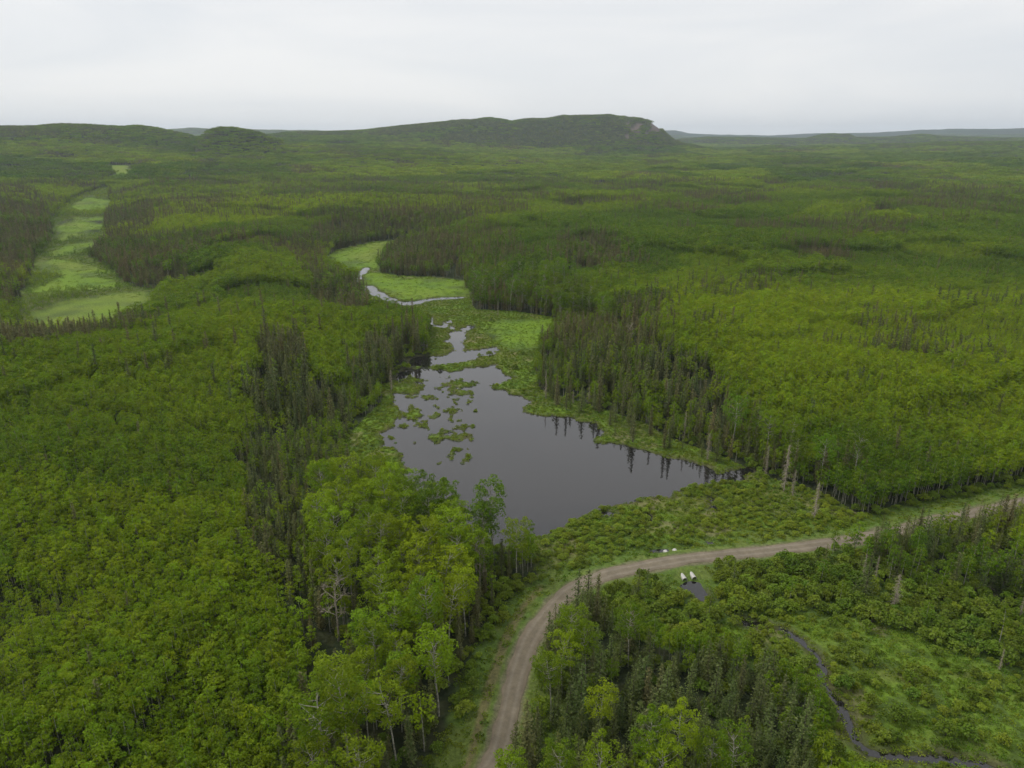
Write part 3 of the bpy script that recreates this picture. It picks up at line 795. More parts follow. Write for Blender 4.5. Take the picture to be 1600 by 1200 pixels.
# road
def road():
    pts = ROAD
    # smooth resample
    P_ = np.array(pts)
    dense = []
    for i in range(len(P_) - 1):
        p0 = P_[max(i - 1, 0)]; p1 = P_[i]; p2 = P_[i + 1]; p3 = P_[min(i + 2, len(P_) - 1)]
        for t in np.linspace(0, 1, 12, endpoint=False):
            dense.append(.5 * ((2 * p1) + (p2 - p0) * t + (2 * p0 - 5 * p1 + 4 * p2 - p3) * t * t + (3 * p1 - p0 - 3 * p2 + p3) * t ** 3))
    dense = np.array(dense)
    tan = np.gradient(dense, axis=0); tan /= np.linalg.norm(tan, axis=1)[:, None]
    nrm = np.stack([tan[:, 1], -tan[:, 0]], 1)
    us = np.linspace(-1, 1, 19)
    V = []; U = []
    for i, p in enumerate(dense):
        wdt = 2.25 + .6 * (vnoise(np.array([p[0] / 9]), np.array([p[1] / 9]), 5)[0] - .5)
        for u in us:
            eg_ = 1 + (abs(u) ** 3) * .34 * (vnoise(np.array([p[0] / 2.3 + (50 if u > 0 else 0)]), np.array([p[1] / 2.3]), 15)[0] - .5)
            q = p + nrm[i] * u * wdt * eg_
            z = 1.335 - .16 * abs(u) ** 4 - .018 * math.exp(-((abs(u) - .45) / .14) ** 2)
            V.append((q[0], q[1], z)); U.append((u, i))
    n_ = len(us)
    Fq = [(i * n_ + j, i * n_ + j + 1, (i + 1) * n_ + j + 1, (i + 1) * n_ + j) for i in range(len(dense) - 1) for j in range(n_ - 1)]
    me = bpy.data.meshes.new('road'); me.from_pydata(V, [], Fq); me.update()
    at = me.attributes.new('across', 'FLOAT', 'POINT'); at.data.foreach_set('value', [u for u, _ in U])
    me.polygons.foreach_set('use_smooth', [True] * len(Fq))
    m, n, l = mat('gravel_road')
    o = n.new('ShaderNodeOutputMaterial')
    a = n.new('ShaderNodeAttribute'); a.attribute_name = 'across'
    ab = n.new('ShaderNodeMath'); ab.operation = 'ABSOLUTE'; l.new(a.outputs['Fac'], ab.inputs[0])
    r = n.new('ShaderNodeValToRGB')
    e = r.color_ramp.elements
    e[0].position = 0; e[0].color = (.175, .148, .106, 1)
    e[1].position = 1; e[1].color = (.14, .12, .08, 1)
    for p_, c_ in ((.2, (.172, .146, .106, 1)), (.42, (.212, .182, .138, 1)), (.55, (.197, .168, .127, 1)), (.72, (.172, .146, .105, 1)), (.88, (.185, .152, .11, 1))):
        q = e.new(p_); q.color = c_
    l.new(ab.outputs[0], r.inputs[0])
    t = n.new('ShaderNodeTexCoord')
    z = n.new('ShaderNodeTexNoise'); z.inputs['Scale'].default_value = .35; z.inputs['Detail'].default_value = 8; z.inputs['Roughness'].default_value = .75
    l.new(t.outputs['Object'], z.inputs['Vector'])
    mr = n.new('ShaderNodeMapRange'); mr.inputs[1].default_value = .3; mr.inputs[2].default_value = .7; mr.inputs[3].default_value = .72; mr.inputs[4].default_value = 1.25
    l.new(z.outputs[0], mr.inputs[0])
    h = n.new('ShaderNodeHueSaturation'); l.new(r.outputs[0], h.inputs['Color']); l.new(mr.outputs[0], h.inputs['Value'])
    p = n.new('ShaderNodeBsdfPrincipled'); p.inputs['Roughness'].default_value = .95; p.inputs['Specular IOR Level'].default_value = .15
    l.new(h.outputs[0], p.inputs['Base Color']); l.new(p.outputs[0], o.inputs['Surface'])
    me.materials.append(m)
    ob = bpy.data.objects.new('road', me); COL.objects.link(ob); ob['kind'] = 'structure'
road()

# ------------------------------------------------------------------ planting
def grid(x0, x1, y0, y1, sp, seed):
    rg = np.random.default_rng(seed)
    xs = np.arange(x0, x1, sp); ys = np.arange(y0, y1, sp * .866)
    X, Y = np.meshgrid(xs, ys)
    X = X + (np.arange(len(ys)) % 2)[:, None] * sp / 2
    X = (X + rg.uniform(-.42, .42, X.shape) * sp).ravel(); Y = (Y + rg.uniform(-.42, .42, Y.shape) * sp).ravel()
    return X, Y

def wedge(X, Y, r0, r1, half=41.0):
    r = np.hypot(X, Y); a = np.abs(az_of(X, Y))
    k = (r >= r0) & (r < r1) & ((a < half) | (r < 120) & (a < 60) | (r < 420) & (a < half + 5))
    return X[k], Y[k]

PROB = {   # kind: {type: probability}
 'aspen_young': {'young': .97, 'mixfar': .62, 'conif': .26, 'mature': .10, 'firmix': .04, 'shrubtall': .015, 'halfgrown': .8, 'mixed': .15, 'edgeconif': .5, 'open': .0},
 'spruce': {'young': .03, 'mixfar': .42, 'conif': .88, 'mature': .42, 'firmix': .10, 'mixed': .10, 'edgeconif': .5, 'marsh': .0},
 'fir': {'firmix': .88, 'mixed': .34, 'shrubtall': .025, 'conif': .10, 'mature': .03},
 'aspen_big': {'mature': .97, 'edgeconif': .35},
 'shrub': {'shrubtall': .92, 'open': .22, 'firmix': .3, 'mixed': .75, 'marsh': .012, 'edgeconif': .3, 'conif': .15, 'young': .04, 'mature': .15},
}
SPACE = {'aspen_young': 2.1, 'spruce': 2.8, 'fir': 3.2, 'aspen_big': 5.9, 'shrub': 2.7}
trees = {}
for ki, kind in enumerate(PROB):
    Xs, Ys = [], []
    for (r0, r1, f) in ((50, 420, .86 if kind == 'aspen_young' else 1.0), (420, 900, 1.25), (900, 1700, 1.6)):
        if kind == 'shrub' and r0 >= 420: continue
        X, Y = grid(-r1 * .74, r1 * .74, 20, r1, SPACE[kind] * f, 300 + ki * 10 + int(r0))
        X, Y = wedge(X, Y, r0, r1)
        Xs.append(X); Ys.append(Y)
    X = np.concatenate(Xs); Y = np.concatenate(Ys)
    t = classify(X, Y)
    pr = np.zeros(len(TYPES))
    for k_, v_ in PROB[kind].items(): pr[T[k_]] = v_
    rg = np.random.default_rng(900 + ki)
    pk = pr[t]
    pk = np.where((t == T['conif']) & (fbm(X, Y, 16, 2, 461) < .45), pk * .25, pk)
    pk = np.where((t == T['halfgrown']) & (fbm(X, Y, 30, 2, 463) < .42), pk * .15, pk)
    if kind in ('spruce', 'fir'):                          # single conifers standing out on the marsh edge
        mdd = marsh_d(X, Y)
        pk = np.where((t == T['marsh']) & (X > 15) & (mdd > -15) & (Y > 190) & (Y < 330), .10 if kind == 'spruce' else .09, pk)
        pk = np.where((t == T['conif']) & (X > 15) & (mdd < 16) & (Y < 330), pk * .5, pk)
    if kind == 'shrub':                                    # bushes close off the foot of the forest edge
        eg = np.minimum(np.minimum(np.abs(marsh_d(X, Y)), water_sd(X, Y)), road_d(X, Y)[0])
        pk = np.where((eg < 15) & ((t == T['young']) | (t == T['conif']) | (t == T['mature']) | (t == T['edgeconif'])), .62, pk)
    keep = rg.random(len(X)) < pk
    X, Y, t = X[keep], Y[keep], t[keep]
    rd, side = road_d(X, Y)
    wsd = water_sd(X, Y)
    lim = np.where(side < 0, 11.5, 4.6)                    # wider mown verge on the left of the road
    if kind == 'shrub': lim = np.where(side < 0, 8.0, 4.0)
    lim = lim + (fbm(X, Y, 12, 2, 401) - .5) * 3
    k = (rd > lim) & (wsd > (1.0 if kind == 'shrub' else 4.0))
    for cx, cy_, rr_ in [(-36.2,121.7,4.6),(81.8,190.1,4.2),(83.6,187.6,4.2),(84.6,174.1,4.2)]:
        k &= np.hypot(X - cx, Y - cy_ + rr_ * .4) > (rr_ if kind != 'shrub' else 2.0)
    # keep the culvert pools in sight
    for cx, cy_, rad in [(40.6,145.7,6.5),(42.5,144.9,6),(42.6,139.4,4.5),(40.1,156.0,7),(44.8,142.3,4.5)]:
        k &= np.hypot(X - cx, Y - cy_) > rad
    dcr = np.full(len(X), 99.)
    for pl, hw in STREAMS[7:]:
        dcr = np.minimum(dcr, seg_dist(X, Y, pl)[0])
    k &= dcr > (2.3 if kind == 'shrub' else 3.2)
    X, Y, t = X[k], Y[k], t[k]
    r = np.hypot(X, Y)
    st = cells(X + (fbm(X, Y, 40, 2, 411) - .5) * 60, Y + (fbm(X, Y, 40, 2, 413) - .5) * 60, 85, 421)
    st2 = cells(X + (fbm(X, Y, 40, 2, 415) - .5) * 60, Y + (fbm(X, Y, 40, 2, 417) - .5) * 60, 120, 431)
    st2 = np.where(r > 700, cells(X, Y, 230, 433), st2)
    z = ground_h(X, Y)
    sc = rg.normal(1, .11, len(X))
    if kind in ('aspen_young',):
        sc *= .62 + .68 * st
        sc *= np.where(r < 420, .88, 1) * np.where((Y < 215) & (X < -30), .84, 1)
    if kind == 'aspen_young': sc *= np.where(t == T['halfgrown'], .28 + .32 * rg.random(len(X)) ** 2, 1)
    if kind == 'spruce': sc *= np.where((X < 0) & (Y < 235), .62, 1) * (.68 + .35 * st + .35 * rg.random(len(X)) ** 1.5)
    if kind == 'fir': sc *= .45 + .6 * rg.random(len(X))
    if kind == 'aspen_big': sc *= .8 + .2 * rg.random(len(X))
    if kind == 'shrub': sc *= np.where(t == T['shrubtall'], .85 + .5 * rg.random(len(X)), .6 + .5 * rg.random(len(X)))
    sc *= np.where(r > 900, 1.25, np.where(r > 420, 1.08, 1.0))
    tone = .32 + 1.0 * (st2 - .5) + .9 * (fbm(X, Y, 160, 2, 441) - .42) + rg.normal(0, .10, len(X))
    if kind == 'aspen_young':
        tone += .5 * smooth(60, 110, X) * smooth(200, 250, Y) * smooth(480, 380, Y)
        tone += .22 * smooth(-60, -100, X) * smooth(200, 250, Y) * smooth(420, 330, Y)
    if kind == 'spruce': tone = .25 + .25 * smooth(250, 500, r) + .9 * (fbm(X, Y, 60, 2, 445) - .35) + rg.normal(0, .18, len(X))
    if kind == 'shrub': tone = .25 + .9 * (fbm(X, Y, 25, 2, 447) - .4) + rg.normal(0, .15, len(X))
    if kind.startswith('aspen'): tone -= .26 * smooth(-20, -50, X) * smooth(225, 160, Y)  # shade over the near left, painted into the aspen leaf colour
    if kind == 'aspen_big': tone = tone - .12
    if kind == 'aspen_young': tone = tone + .13 * smooth(350, 600, r)
    if kind == 'spruce': tone = tone - .16 * ((X > 0) & (Y < 420))
    tone = np.clip(tone, 0, 1)
    var = rg.integers(0, len(PROTO[kind]), len(X))
    rot = rg.uniform(0, 6.283, len(X))
    wx_ = np.where(r > 420, {'aspen_young': 1.32}.get(kind, 1.0), 1.0)
    if kind == 'spruce': sc *= np.where((r > 420) | (X > 0), .84, 1)
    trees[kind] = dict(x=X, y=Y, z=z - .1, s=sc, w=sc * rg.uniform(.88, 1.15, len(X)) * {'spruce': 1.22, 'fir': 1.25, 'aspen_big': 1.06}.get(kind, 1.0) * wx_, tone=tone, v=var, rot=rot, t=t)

# tall aspens standing singly or in small groups among the firs
EX = np.array([(11.6,112.2),(14.2,110.3),(9.4,107.3),(7.0,100.9),(15.0,95.1),(20.8,85.4),(26.1,86.0),(30.6,84.2),(23.0,81.6),(33.5,81.6),(0.0,81.1),(7.6,80.2),(12.9,80.9),(23.1,115.1)])
d_ = trees['aspen_big']; n_ = len(EX)
ex = dict(x=EX[:, 0], y=EX[:, 1], z=ground_h(EX[:, 0], EX[:, 1]) - .1, s=np.linspace(.72, .92, n_)[np.argsort(np.sin(np.arange(n_) * 5.1))], w=np.full(n_, .8),
          tone=.45 + .3 * np.sin(np.arange(n_) * 3.3), v=np.arange(n_) % 6, rot=np.arange(n_) * 1.7, t=np.full(n_, T['firmix']))
for k_ in d_: d_[k_] = np.concatenate([d_[k_], ex[k_]])

EX = np.array([(90.7,153.7),(91.7,152.5),(94.8,154.3),(96.4,153.7),(100.3,156.2),(103.2,156.8),(122.9,163.9),(126.0,165.2),(128.6,165.9),(131.9,167.3),(29.3,138.5),(30.7,136.2),(27.4,135.5),(52.3,141.9),(74.6,145.1),(85.0,147.9),(9.1,123.0),(11.1,125.6)])
d_ = trees['fir']; EX = np.concatenate([EX, np.array([(92.9,157.8),(94.8,158.4),(96.5,158.4),(98.4,159.0),(100.4,159.6),(102.4,160.2),(104.6,161.2),(106.8,162.1),(108.8,162.7),(111.0,163.7),(94.7,156.6),(100.5,157.8),(106.2,159.9),(126.9,169.3),(129.1,169.9),(131.3,170.6),(133.9,171.6),(136.3,172.3),(139.0,173.4),(141.8,174.4),(144.4,175.5),(147.3,176.6)])])
n_ = len(EX)
ex = dict(x=EX[:, 0], y=EX[:, 1], z=ground_h(EX[:, 0], EX[:, 1]) - .1, s=.60 + .2 * np.sin(np.arange(n_) * 2.1) ** 2, w=np.full(n_, .72),
          tone=.5 + .35 * np.sin(np.arange(n_) * 3.3), v=np.arange(n_) % 5, rot=np.arange(n_) * 1.7, t=np.full(n_, T['mixed']))
ok_ = road_d(EX[:, 0], EX[:, 1])[0] > 3.6
for k_ in d_: d_[k_] = np.concatenate([d_[k_], ex[k_][ok_]])

# low willow and sweetgale clumps of the wet ground near the road and round the pond
X, Y = grid(-120, 260, 90, 420, 1.95, 777)
t = classify(X, Y); rg = np.random.default_rng(61)
p = np.where(t == T['lowshrub'], .35 + .6 * (fbm(X, Y, 9, 2, 457) > .42), np.where(t == T['open'], .42 * (fbm(X, Y, 10, 2, 451) > .45), np.where(t == T['marsh'], .10 + .5 * (fbm(X, Y, 12, 2, 453) > .60), np.where(t == T['shrubtall'], .35, 0))))
wsd = water_sd(X, Y); rd, side = road_d(X, Y)
k = (rg.random(len(X)) < p) & (wsd > np.where(Y > 250, 2.0, .5)) & (rd > 4.6 + 2.5 * rg.random(len(X)))
for cx, cy_, rad in [(41.4,146.8,3.5),(43.9,147.3,3.5),(39.9,155.7,3.5),(42.3,156.3,3.5),(41.6,144.9,3)]:
    k &= np.hypot(X - cx, Y - cy_) > rad
X, Y, t = X[k], Y[k], t[k]
low = dict(x=X, y=Y, z=ground_h(X, Y) - .08, s=rg.uniform(.28, .62, len(X)) * np.where(t == T['marsh'], .62, 1), tone=np.clip(.75 + .9 * (fbm(X, Y, 18, 2, 455) - .5) + rg.normal(0, .12, len(X)), 0, 1),
           v=rg.integers(0, 6, len(X)), rot=rg.uniform(0, 6.28, len(X)))
low['w'] = low['s'] * rg.uniform(1.1, 1.5, len(X))

# ------------------------------------------------------------------ instanced masses (kind stuff)
def proto_collection(name, meshes):
    c = bpy.data.collections.new(name)
    for i, me in enumerate(meshes):
        o = bpy.data.objects.new('%s_%02d' % (name, i), me)
        c.objects.link(o)
    return c

def scatter(name, coll, d_, matl=None):
    n = len(d_['x'])
    me = bpy.data.meshes.new(name)
    me.vertices.add(n)
    me.vertices.foreach_set('co', np.stack([d_['x'], d_['y'], d_['z']], 1).ravel())
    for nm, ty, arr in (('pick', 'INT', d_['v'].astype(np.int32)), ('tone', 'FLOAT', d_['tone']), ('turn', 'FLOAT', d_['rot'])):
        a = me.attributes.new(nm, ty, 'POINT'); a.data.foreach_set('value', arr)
    a = me.attributes.new('size', 'FLOAT_VECTOR', 'POINT')
    a.data.foreach_set('vector', np.stack([d_['w'], d_['w'], d_['s']], 1).ravel())
    o = bpy.data.objects.new(name, me); COL.objects.link(o)
    ng = bpy.data.node_groups.new(name, 'GeometryNodeTree')
    ng.interface.new_socket('Geometry', in_out='INPUT', socket_type='NodeSocketGeometry')
    ng.interface.new_socket('Geometry', in_out='OUTPUT', socket_type='NodeSocketGeometry')
    gi = ng.nodes.new('NodeGroupInput'); go = ng.nodes.new('NodeGroupOutput')
    ci = ng.nodes.new('GeometryNodeCollectionInfo'); ci.inputs['Collection'].default_value = coll
    ci.inputs['Separate Children'].default_value = True; ci.inputs['Reset Children'].default_value = True
    ip = ng.nodes.new('GeometryNodeInstanceOnPoints'); ip.inputs['Pick Instance'].default_value = True
    def attr(nm, dt):
        q = ng.nodes.new('GeometryNodeInputNamedAttribute'); q.data_type = dt; q.inputs['Name'].default_value = nm
        return [s for s in q.outputs if s.enabled and s.name == 'Attribute'][0]
    cx = ng.nodes.new('ShaderNodeCombineXYZ')
    ng.links.new(gi.outputs[0], ip.inputs['Points']); ng.links.new(ci.outputs[0], ip.inputs['Instance'])
    ng.links.new(attr('pick', 'INT'), ip.inputs['Instance Index'])
    ng.links.new(attr('turn', 'FLOAT'), cx.inputs[2]); ng.links.new(cx.outputs[0], ip.inputs['Rotation'])
    ng.links.new(attr('size', 'FLOAT_VECTOR'), ip.inputs['Scale'])
    ng.links.new(ip.outputs[0], go.inputs[0])
    md = o.modifiers.new('scatter', 'NODES'); md.node_group = ng
    o['kind'] = 'stuff'
    return o

# ------------------------------------------------------------------ single trees: the largest in view
def proj(x, y, z):
    p_ = math.radians(PITCH)
    dz = z - CAM_H
    fw = y * math.cos(p_) - dz * math.sin(p_)
    up = y * math.sin(p_) + dz * math.cos(p_)
    return 800 + 1100 * x / fw, 600 - 1100 * up / fw, fw

NAMES = {'aspen_big': 'aspen_tree', 'aspen_young': 'young_aspen', 'spruce': 'spruce_tree', 'fir': 'fir_tree', 'shrub': 'willow_bush'}
NOUN = {'aspen_big': 'tall aspen', 'aspen_young': 'young aspen', 'spruce': 'spruce', 'fir': 'fir', 'shrub': 'willow bush'}
CATS = {'aspen_big': 'aspen', 'aspen_young': 'aspen', 'spruce': 'spruce', 'fir': 'fir', 'shrub': 'shrub'}
GROUPS = {'aspen_big': 'tall aspens in the grove by the road', 'aspen_young': 'slim young aspens of the dense stand', 'spruce': 'narrow spruces near the pond and road', 'fir': 'bushy firs near the road', 'shrub': 'willow shrubs on the wet ground'}
MAXN = {'aspen_big': 300, 'aspen_young': 300, 'spruce': 300, 'fir': 300, 'shrub': 300}
LANDMARKS = [(n_, *g_) for n_, g_ in zip(
 ['the culvert pool', 'the upstream culvert ends', 'the road bend', 'the near tip of the pond', 'the bleached dead aspen', 'the first creek bend', 'the lower creek bend',
  'the lowest stretch of road', 'the bottom left corner', 'the bottom right corner', 'the tallest grey snag', 'the pond\'s right-hand tip', 'the rutted side track',
  'the tan grass patch', 'the photo\'s left edge', 'the photo\'s right edge', 'the hidden stretch of road', 'the bottom edge middle', 'the wooded left bank', 'the lone spruce on the right bank'],
 [(43.6,140.6),(40.9,156.0),(15.0,140.6),(6.0,164.6),(-37.2,125.8),(62.9,119.8),(61.2,102.6),(-1.1,95.4),(-81.7,94.0),(81.7,94.0),(84.1,194.2),(74.8,204.0),(-6.3,98.2),(69.0,111.5),(-118.5,147.0),(110.3,132.3),(105.6,166.9),(27.3,92.7),(-46.2,234.2),(6.7,319.1)])]
ORD = ['nearest', 'second nearest', 'third nearest', 'fourth nearest', 'fifth nearest', 'sixth nearest', 'seventh nearest', 'eighth nearest', 'ninth nearest', 'tenth nearest']
def ordw(i):
    if i < 10: return ORD[i]
    n = i + 1
    return '%d%s nearest' % (n, 'th' if 10 <= n % 100 <= 20 else {1: 'st', 2: 'nd', 3: 'rd'}.get(n % 10, 'th'))

def root_of(name, loc, rz, sx, sz, tone, label, cat, group):
    e = bpy.data.objects.new(name, None)
    e.empty_display_size = .5
    e.location = loc; e.rotation_euler = (0, 0, rz); e.scale = (sx, sx, sz)
    e['label'] = label; e['category'] = cat
    if group: e['group'] = group
    COL.objects.link(e)
    return e

MESH = {}
for kind, pl in PROTO.items():
    MESH[kind] = []
    for i, parts in enumerate(pl):
        MESH[kind].append([(pn, g.mesh('%s_%s' % (NAMES[kind], pn), [m]), m) for pn, g, m in parts if g.v])

def plant(kind, v, loc, rz, sx, sz, tone, label, cat=None, group=None, name=None):
    e = root_of(name or NAMES[kind], loc, rz, sx, sz, tone, label, cat or CATS[kind], group)
    for pn, me, m in MESH[kind][v]:
        o = bpy.data.objects.new(pn, me); o.parent = e; o['tone'] = float(tone)
        COL.objects.link(o)
    return e

single = {}
for kind, d_ in trees.items():
    hgt = {'aspen_big': 19, 'aspen_young': 11, 'spruce': 12, 'fir': 11, 'shrub': 2.6}[kind]
    u, v, fw = proj(d_['x'], d_['y'], d_['z'] + d_['s'] * hgt * .75)
    inf = (u > 5) & (u < 1595) & (v < 1195) & (fw > 10)
    size = d_['s'] * hgt / fw
    size = np.where(inf, size, -1)
    order = np.argsort(-size)[:MAXN[kind]]
    order = order[size[order] > 0]
    sel = np.zeros(len(d_['x']), bool); sel[order] = True
    # labels
    s_ = d_['s'][order]; tn = d_['tone'][order]
    q1, q2 = np.quantile(s_, (.33, .67)); t1, t2 = np.quantile(tn, (.33, .67))
    rows = []
    for j, i in enumerate(order):
        x_, y_ = d_['x'][i], d_['y'][i]
        ds = [(math.hypot(x_ - lm[1], y_ - lm[2]), k_) for k_, lm in enumerate(LANDMARKS)]
        dd, k_ = min(ds)
        lm = LANDMARKS[k_]
        dx, dy = x_ - lm[1], y_ - lm[2]
        side_ = ('right' if dx > 0 else 'left') if abs(dx) > abs(dy) else ('far' if dy > 0 else 'near')
        sw = ('small', 'medium', 'large')[int(s_[j] > q1) + int(s_[j] > q2)]
        if kind == 'spruce': cw = ('dark green', 'olive', 'brownish')[int(tn[j] > t1) + int(tn[j] > t2)]
        else: cw = ('deep green', 'mid green', 'yellow-green')[int(tn[j] > t1) + int(tn[j] > t2)]
        rows.append([i, k_, side_, sw, cw, dd])
    from collections import defaultdict
    buck = defaultdict(list)
    for r_ in rows: buck[(r_[1], r_[2], r_[3], r_[4])].append(r_)
    for key, lst in buck.items():
        lst.sort(key=lambda q: q[5])
        for n_, r_ in enumerate(lst):
            i = r_[0]
            where = {'right': 'right of', 'left': 'left of', 'far': 'beyond', 'near': 'this side of'}[key[1]]
            pre = '' if len(lst) == 1 else ', ' + ordw(n_)
            lab = '%s %s %s%s %s %s' % (key[2], key[3], NOUN[kind], pre, where, LANDMARKS[key[0]][0])
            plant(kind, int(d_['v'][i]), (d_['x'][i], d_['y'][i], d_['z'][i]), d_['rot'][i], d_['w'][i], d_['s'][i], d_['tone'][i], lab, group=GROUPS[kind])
    single[kind] = sel

STUFFN = {'aspen_big': ('tall_aspen_woods', 'mass of tall leafy aspens further back'), 'aspen_young': ('aspen_forest', 'dense green aspen forest covering the plain'),
          'spruce': ('spruce_forest', 'dark spruce stands through the forest'), 'fir': ('fir_thicket', 'fir trees mixed through the thicket'), 'shrub': ('shrub_thicket', 'willow and alder shrubs covering the wet ground')}
for kind, d_ in trees.items():
    k = ~single[kind]
    if not k.any(): continue
    sub = {a_: b_[k] for a_, b_ in d_.items()}
    coll = proto_collection('proto_' + kind, [merge('%s_whole' % NAMES[kind], [(g, m) for _, g, m in parts if g.v]) for parts in PROTO[kind]])
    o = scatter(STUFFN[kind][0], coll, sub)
    o['label'] = STUFFN[kind][1]
    if kind == 'shrub': shrub_coll = coll
o = scatter('low_willow_scrub', shrub_coll, low); o['label'] = 'low bright green scrub on the wet ground round the pond'

# sedge and marsh grass
Xa, Ya = wedge(*grid(-150, 300, 85, 480, 1.25, 888), 60, 470)
Xb, Yb = wedge(*grid(-1100, 60, 470, 1500, 3.4, 889), 470, 1500)
X = np.concatenate([Xa, Xb]); Y = np.concatenate([Ya, Yb])
t = classify(X, Y); rg = np.random.default_rng(62)
wsd = water_sd(X, Y); rd, side = road_d(X, Y)
p = np.where(t == T['marsh'], .75, np.where(t == T['open'], .75, np.where(t == T['meadow'], .3, np.where((t == T['lowshrub']) | (t == T['halfgrown']), .75, np.where(t == T['shrubtall'], .3, 0)))))
p = np.where(rd < 12, .55, p)
k = (rg.random(len(X)) < p) & (wsd > -.15) & (rd > 3.6)
for cx, cy_, rad in [(41.5,146.2,2.6),(43.9,146.8,2.6),(39.8,156.0,2.6),(42.2,156.6,2.6),(41.6,144.9,2.2),(44.2,145.4,2.2)]:
    k &= np.hypot(X - cx, Y - cy_) > rad
X, Y, t, wsd = X[k], Y[k], t[k], wsd[k]
rt = rg.random(len(X))
sed = dict(x=X, y=Y, z=np.maximum(ground_h(X, Y), 0) - .03, s=rg.uniform(.5, 1.05, len(X)) * np.where(t == T['meadow'], .6, 1), tone=np.clip(.35 + 1.3 * (fbm(X, Y, 16, 2, 461) - .5) + rg.normal(0, .2, len(X)) + .3 * smooth(4, 0, wsd), 0, 1),
           v=rg.integers(0, 4, len(X)), rot=rg.uniform(0, 6.28, len(X)), w=rg.uniform(.55, 1.0, len(X)) * np.where(Y > 470, 2.6, 1))
o = scatter('marsh_grass', proto_collection('proto_sedge', [g.mesh('sedge_tuft', [M_SEDGE]) for g in SEDGE]), sed)
o['label'] = 'sedge and marsh grass on the wet ground'

# far forest in patches
pa = [merge('aspen_patch', g_patch(500 + i, 'a')) for i in range(5)]
ps = [merge('spruce_patch', g_patch(520 + i, 's')) for i in range(4)]
Xs, Ys, Ss = [], [], []
for r0, r1, sp, sc in ((1700, 4700, 19.0, 1.0), (4700, 10500, 32.0, 1.65)):
    X, Y = grid(-r1 * .72, r1 * .72, r0 * .6, r1, sp, 600 + int(r0))
    X, Y = wedge(X, Y, r0, r1, 39)
    Xs.append(X); Ys.append(Y); Ss.append(np.full(len(X), sc))
X = np.concatenate(Xs); Y = np.concatenate(Ys); S = np.concatenate(Ss)
t = classify(X, Y)
a = az_of(X, Y)
h, _w, _m, _r, hill = ground_h(X, Y, full=True)
rg = np.random.default_rng(63)
rock = (hill > 60) & (a > 8.6) & (a < 11.6) & (fbm(a * 60, h, 22, 3, 211) > .56)
k = (t != T['meadow']) & ~rock
con = (t == T['conif'])
con = np.where(hill > 25, fbm(X, Y, 120, 3, 471) + .25 * rg.random(len(X)) > .55, con)
var = np.where(con, 5 + rg.integers(0, 4, len(X)), rg.integers(0, 5, len(X)))
st = cells(X, Y, 260, 481)
tone = np.clip(.42 + .9 * (st - .5) + .9 * (fbm(X, Y * .6, 500, 3, 483) - .45) + rg.normal(0, .08, len(X)), 0, 1)
tone = np.where(hill > 25, np.clip(.18 + .5 * (fbm(X, Y, 90, 3, 489) - .5) + .3 * rg.random(len(X)), 0, 1), tone)
hillm = hill > 25
szz = np.where(S > 1.2, 1.1, 1.0) * np.where(hillm, .85, .6 + .75 * cells(X, Y, 180, 485)) * rg.uniform(.9, 1.1, len(X))
farp = dict(x=X[k], y=Y[k], z=h[k] - .6, s=szz[k], w=S[k], tone=tone[k], v=var[k], rot=rg.uniform(0, 6.28, len(X))[k])
o = scatter('distant_forest', proto_collection('proto_patch', pa + ps), farp)
o['label'] = 'distant forest reaching to the hills'

# ------------------------------------------------------------------ dead trees, lone trees, culverts
DC = [g_dead_conifer(700 + i) for i in range(3)]
DCM = [(a_.mesh('snag_trunk', [M_DEAD]), b_.mesh('snag_branches', [M_DEAD])) for a_, b_ in DC]
DA = [g_dead_aspen(710 + i) for i in range(2)]
DAM = [(a_.mesh('dead_aspen_trunk', [M_DEAD]), b_.mesh('dead_aspen_limbs', [M_DEAD])) for a_, b_ in DA]
def dead(kind, v, xy, sx, sz, label, rz=0):
    z = float(ground_h(np.array([xy[0]]), np.array([xy[1]]))[0]) - .1
    e = root_of('dead_' + kind, (xy[0], xy[1], z), rz, sx, sz, 0, label, 'dead tree', 'dead bleached trees')
    ms = (DCM if kind == 'spruce' else DAM)[v]
    for nm, me in zip(('trunk', 'branches'), ms):
        o = bpy.data.objects.new(nm, me); o.parent = e; COL.objects.link(o)
DEADS = [(81.8,190.1),(83.6,187.6),(84.6,174.1),(64.5,211.6),(16.3,221.9),(86.2,134.1),(83.8,143.9),(86.7,143.9),(30.9,265.6),(24.5,265.6),(79.9,200.8),(13.9,271.6),(60.1,257.1),(97.1,114.2),(110.9,129.0),(-51.0,281.0),(60.6,228.4),(-8.5,416.1)]
